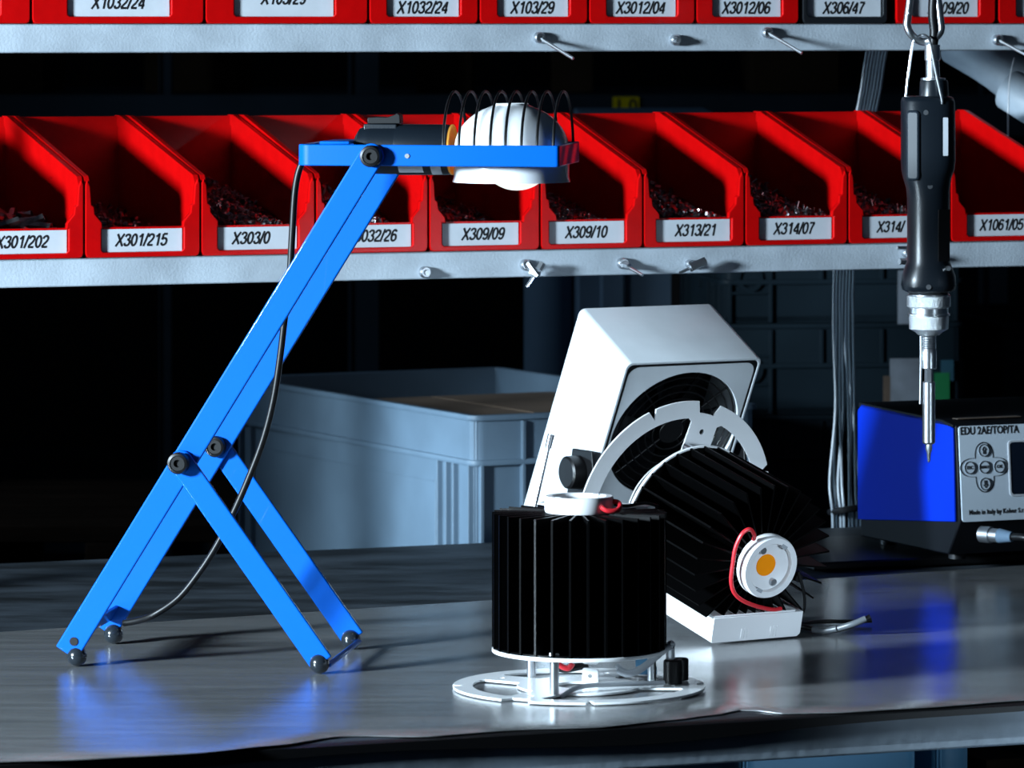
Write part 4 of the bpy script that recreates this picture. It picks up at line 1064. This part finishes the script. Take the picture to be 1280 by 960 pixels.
# stacked dark containers on the right
xs0 = W(900, 0, 5.55).x; xs1 = W(1215, 0, 5.55).x; xs2 = W(1228, 0, 5.55).x
rows_z = [0, .25, .50, .745, .97, 1.12]
zr_ = [W(0, y, 5.55).z for y in (640, 520, 405, 300)]
zlev = [0, zr_[0] - .24, zr_[0] - .0, zr_[1], zr_[2], zr_[3]]
nm_ = ['lowest', 'second lowest', 'third', 'fourth', 'topmost']
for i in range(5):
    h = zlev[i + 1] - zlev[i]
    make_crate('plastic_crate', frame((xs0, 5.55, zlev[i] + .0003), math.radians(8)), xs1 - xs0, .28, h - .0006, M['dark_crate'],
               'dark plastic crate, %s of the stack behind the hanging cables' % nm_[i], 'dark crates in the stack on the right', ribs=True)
for i, (x0, x1, y0, y1, mt, nm, lab) in enumerate(((1122, 1150, 338, 405, 'paper', 'paper_label', 'dim printed paper label on the dark crate beside the screwdriver collar'), (1112, 1152, 448, 503, 'paper', 'paper_label', 'dim printed paper label on the dark crate just above the controller'),
        (1104, 1113, 470, 503, 'brown', 'tape_strip', 'brown tape strip left of the paper label above the controller'), (1168, 1187, 466, 500, 'green', 'sticker', 'green sticker right of the screwdriver bit'), (1176, 1192, 450, 476, 'teal', 'sticker', 'dim teal sticker behind the green one'))):
    c8, s8 = math.cos(math.radians(8)), math.sin(math.radians(8))
    Yl = line_at((x0 + x1) / 2, 5.55, 900, math.radians(8)) - .006 - .001 * (i == 3)
    a, b_ = W(x0, y0, Yl), W(x1, y1, Yl)
    o = MB().box((0, 0, 0), (b_.x - a.x, .0012, a.z - b_.z), Matrix.Translation((a + b_) / 2) @ Matrix.Rotation(math.radians(8), 4, 'Z')).build(nm, M[mt])
    tag(o, lab, 'label')
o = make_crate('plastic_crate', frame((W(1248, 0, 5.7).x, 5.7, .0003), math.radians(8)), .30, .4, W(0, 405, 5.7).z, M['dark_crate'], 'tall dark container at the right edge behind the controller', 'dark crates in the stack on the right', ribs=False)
# wooden pallets bottom left
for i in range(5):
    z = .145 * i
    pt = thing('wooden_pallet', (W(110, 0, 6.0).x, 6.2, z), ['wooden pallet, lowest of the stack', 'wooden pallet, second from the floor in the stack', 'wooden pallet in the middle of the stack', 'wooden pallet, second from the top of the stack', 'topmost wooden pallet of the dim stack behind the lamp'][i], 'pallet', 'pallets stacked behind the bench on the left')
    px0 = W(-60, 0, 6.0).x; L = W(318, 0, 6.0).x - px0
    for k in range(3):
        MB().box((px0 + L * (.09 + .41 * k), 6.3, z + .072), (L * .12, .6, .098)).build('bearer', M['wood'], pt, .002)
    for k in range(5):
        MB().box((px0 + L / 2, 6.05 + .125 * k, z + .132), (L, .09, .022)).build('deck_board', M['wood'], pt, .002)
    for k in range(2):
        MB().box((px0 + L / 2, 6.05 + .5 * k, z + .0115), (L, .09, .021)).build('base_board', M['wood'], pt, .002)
# ------------------------------------------------------------------ camera and light
cam = bpy.data.cameras.new('camera'); co = bpy.data.objects.new('camera', cam); COL.objects.link(co)
co.location = (0, 0, ZC); co.rotation_euler = (PI / 2, 0, 0)
cam.sensor_width = 36; cam.lens = F / 1280 * 36
cam.shift_y = -(480 - HY) / 1280
cam.dof.use_dof = True; cam.dof.focus_distance = 3.9; cam.dof.aperture_fstop = 20
cam.clip_start = .05; cam.clip_end = 60
sc.camera = co

def lamp_obj(name, kind, loc, target, power, color, **kw):
    l = bpy.data.lights.new(name, kind); o = bpy.data.objects.new(name, l); COL.objects.link(o)
    o.location = loc; o.rotation_euler = (V(target) - V(loc)).to_track_quat('-Z', 'Y').to_euler()
    l.energy = power; l.color = color
    for k, v in kw.items(): setattr(l, k, v)
    return o
tgt = V((.02, 4.05, 1.02)); ldir = V((.795, .606, 0)).normalized()
kp_ = tgt - ldir * 3.0; kp_.z = 1.55
lamp_obj('key_light', 'SPOT', kp_, tgt, 1400, (.68, .86, 1.0), spot_size=math.radians(35), spot_blend=.35, shadow_soft_size=.20)
t2 = V((.25, 4.66, .95))
lamp_obj('side_light', 'SPOT', (-1.75, 4.85, 1.16), t2, 110, (.50, .76, 1.0), spot_size=math.radians(33), spot_blend=.65, shadow_soft_size=.10)
t3 = V((.19, 4.0, .915))
lamp_obj('front_fill', 'SPOT', (1.15, 2.55, 1.0), t3, 82, (.66, .84, 1.0), spot_size=math.radians(14.5), spot_blend=.7, shadow_soft_size=.15)  # added fill spot brightening the fan front and the lying module
lamp_obj('hall_fill', 'SPOT', (-1.8, 5.25, 1.9), (.4, 6.4, 1.05), 26, (.55, .78, 1.0), spot_size=math.radians(62), spot_blend=.5, shadow_soft_size=.2)  # added fill that lifts the dark background, no lamp known there
w = bpy.data.worlds.new('world'); sc.world = w; w.use_nodes = True
bg = w.node_tree.nodes['Background']; bg.inputs['Color'].default_value = (.35, .6, 1, 1); bg.inputs['Strength'].default_value = .022
vs_ = sc.view_settings
vs_.view_transform = 'Standard'; vs_.look = 'None'; vs_.gamma = 1; vs_.exposure = 0; vs_.use_curve_mapping = False
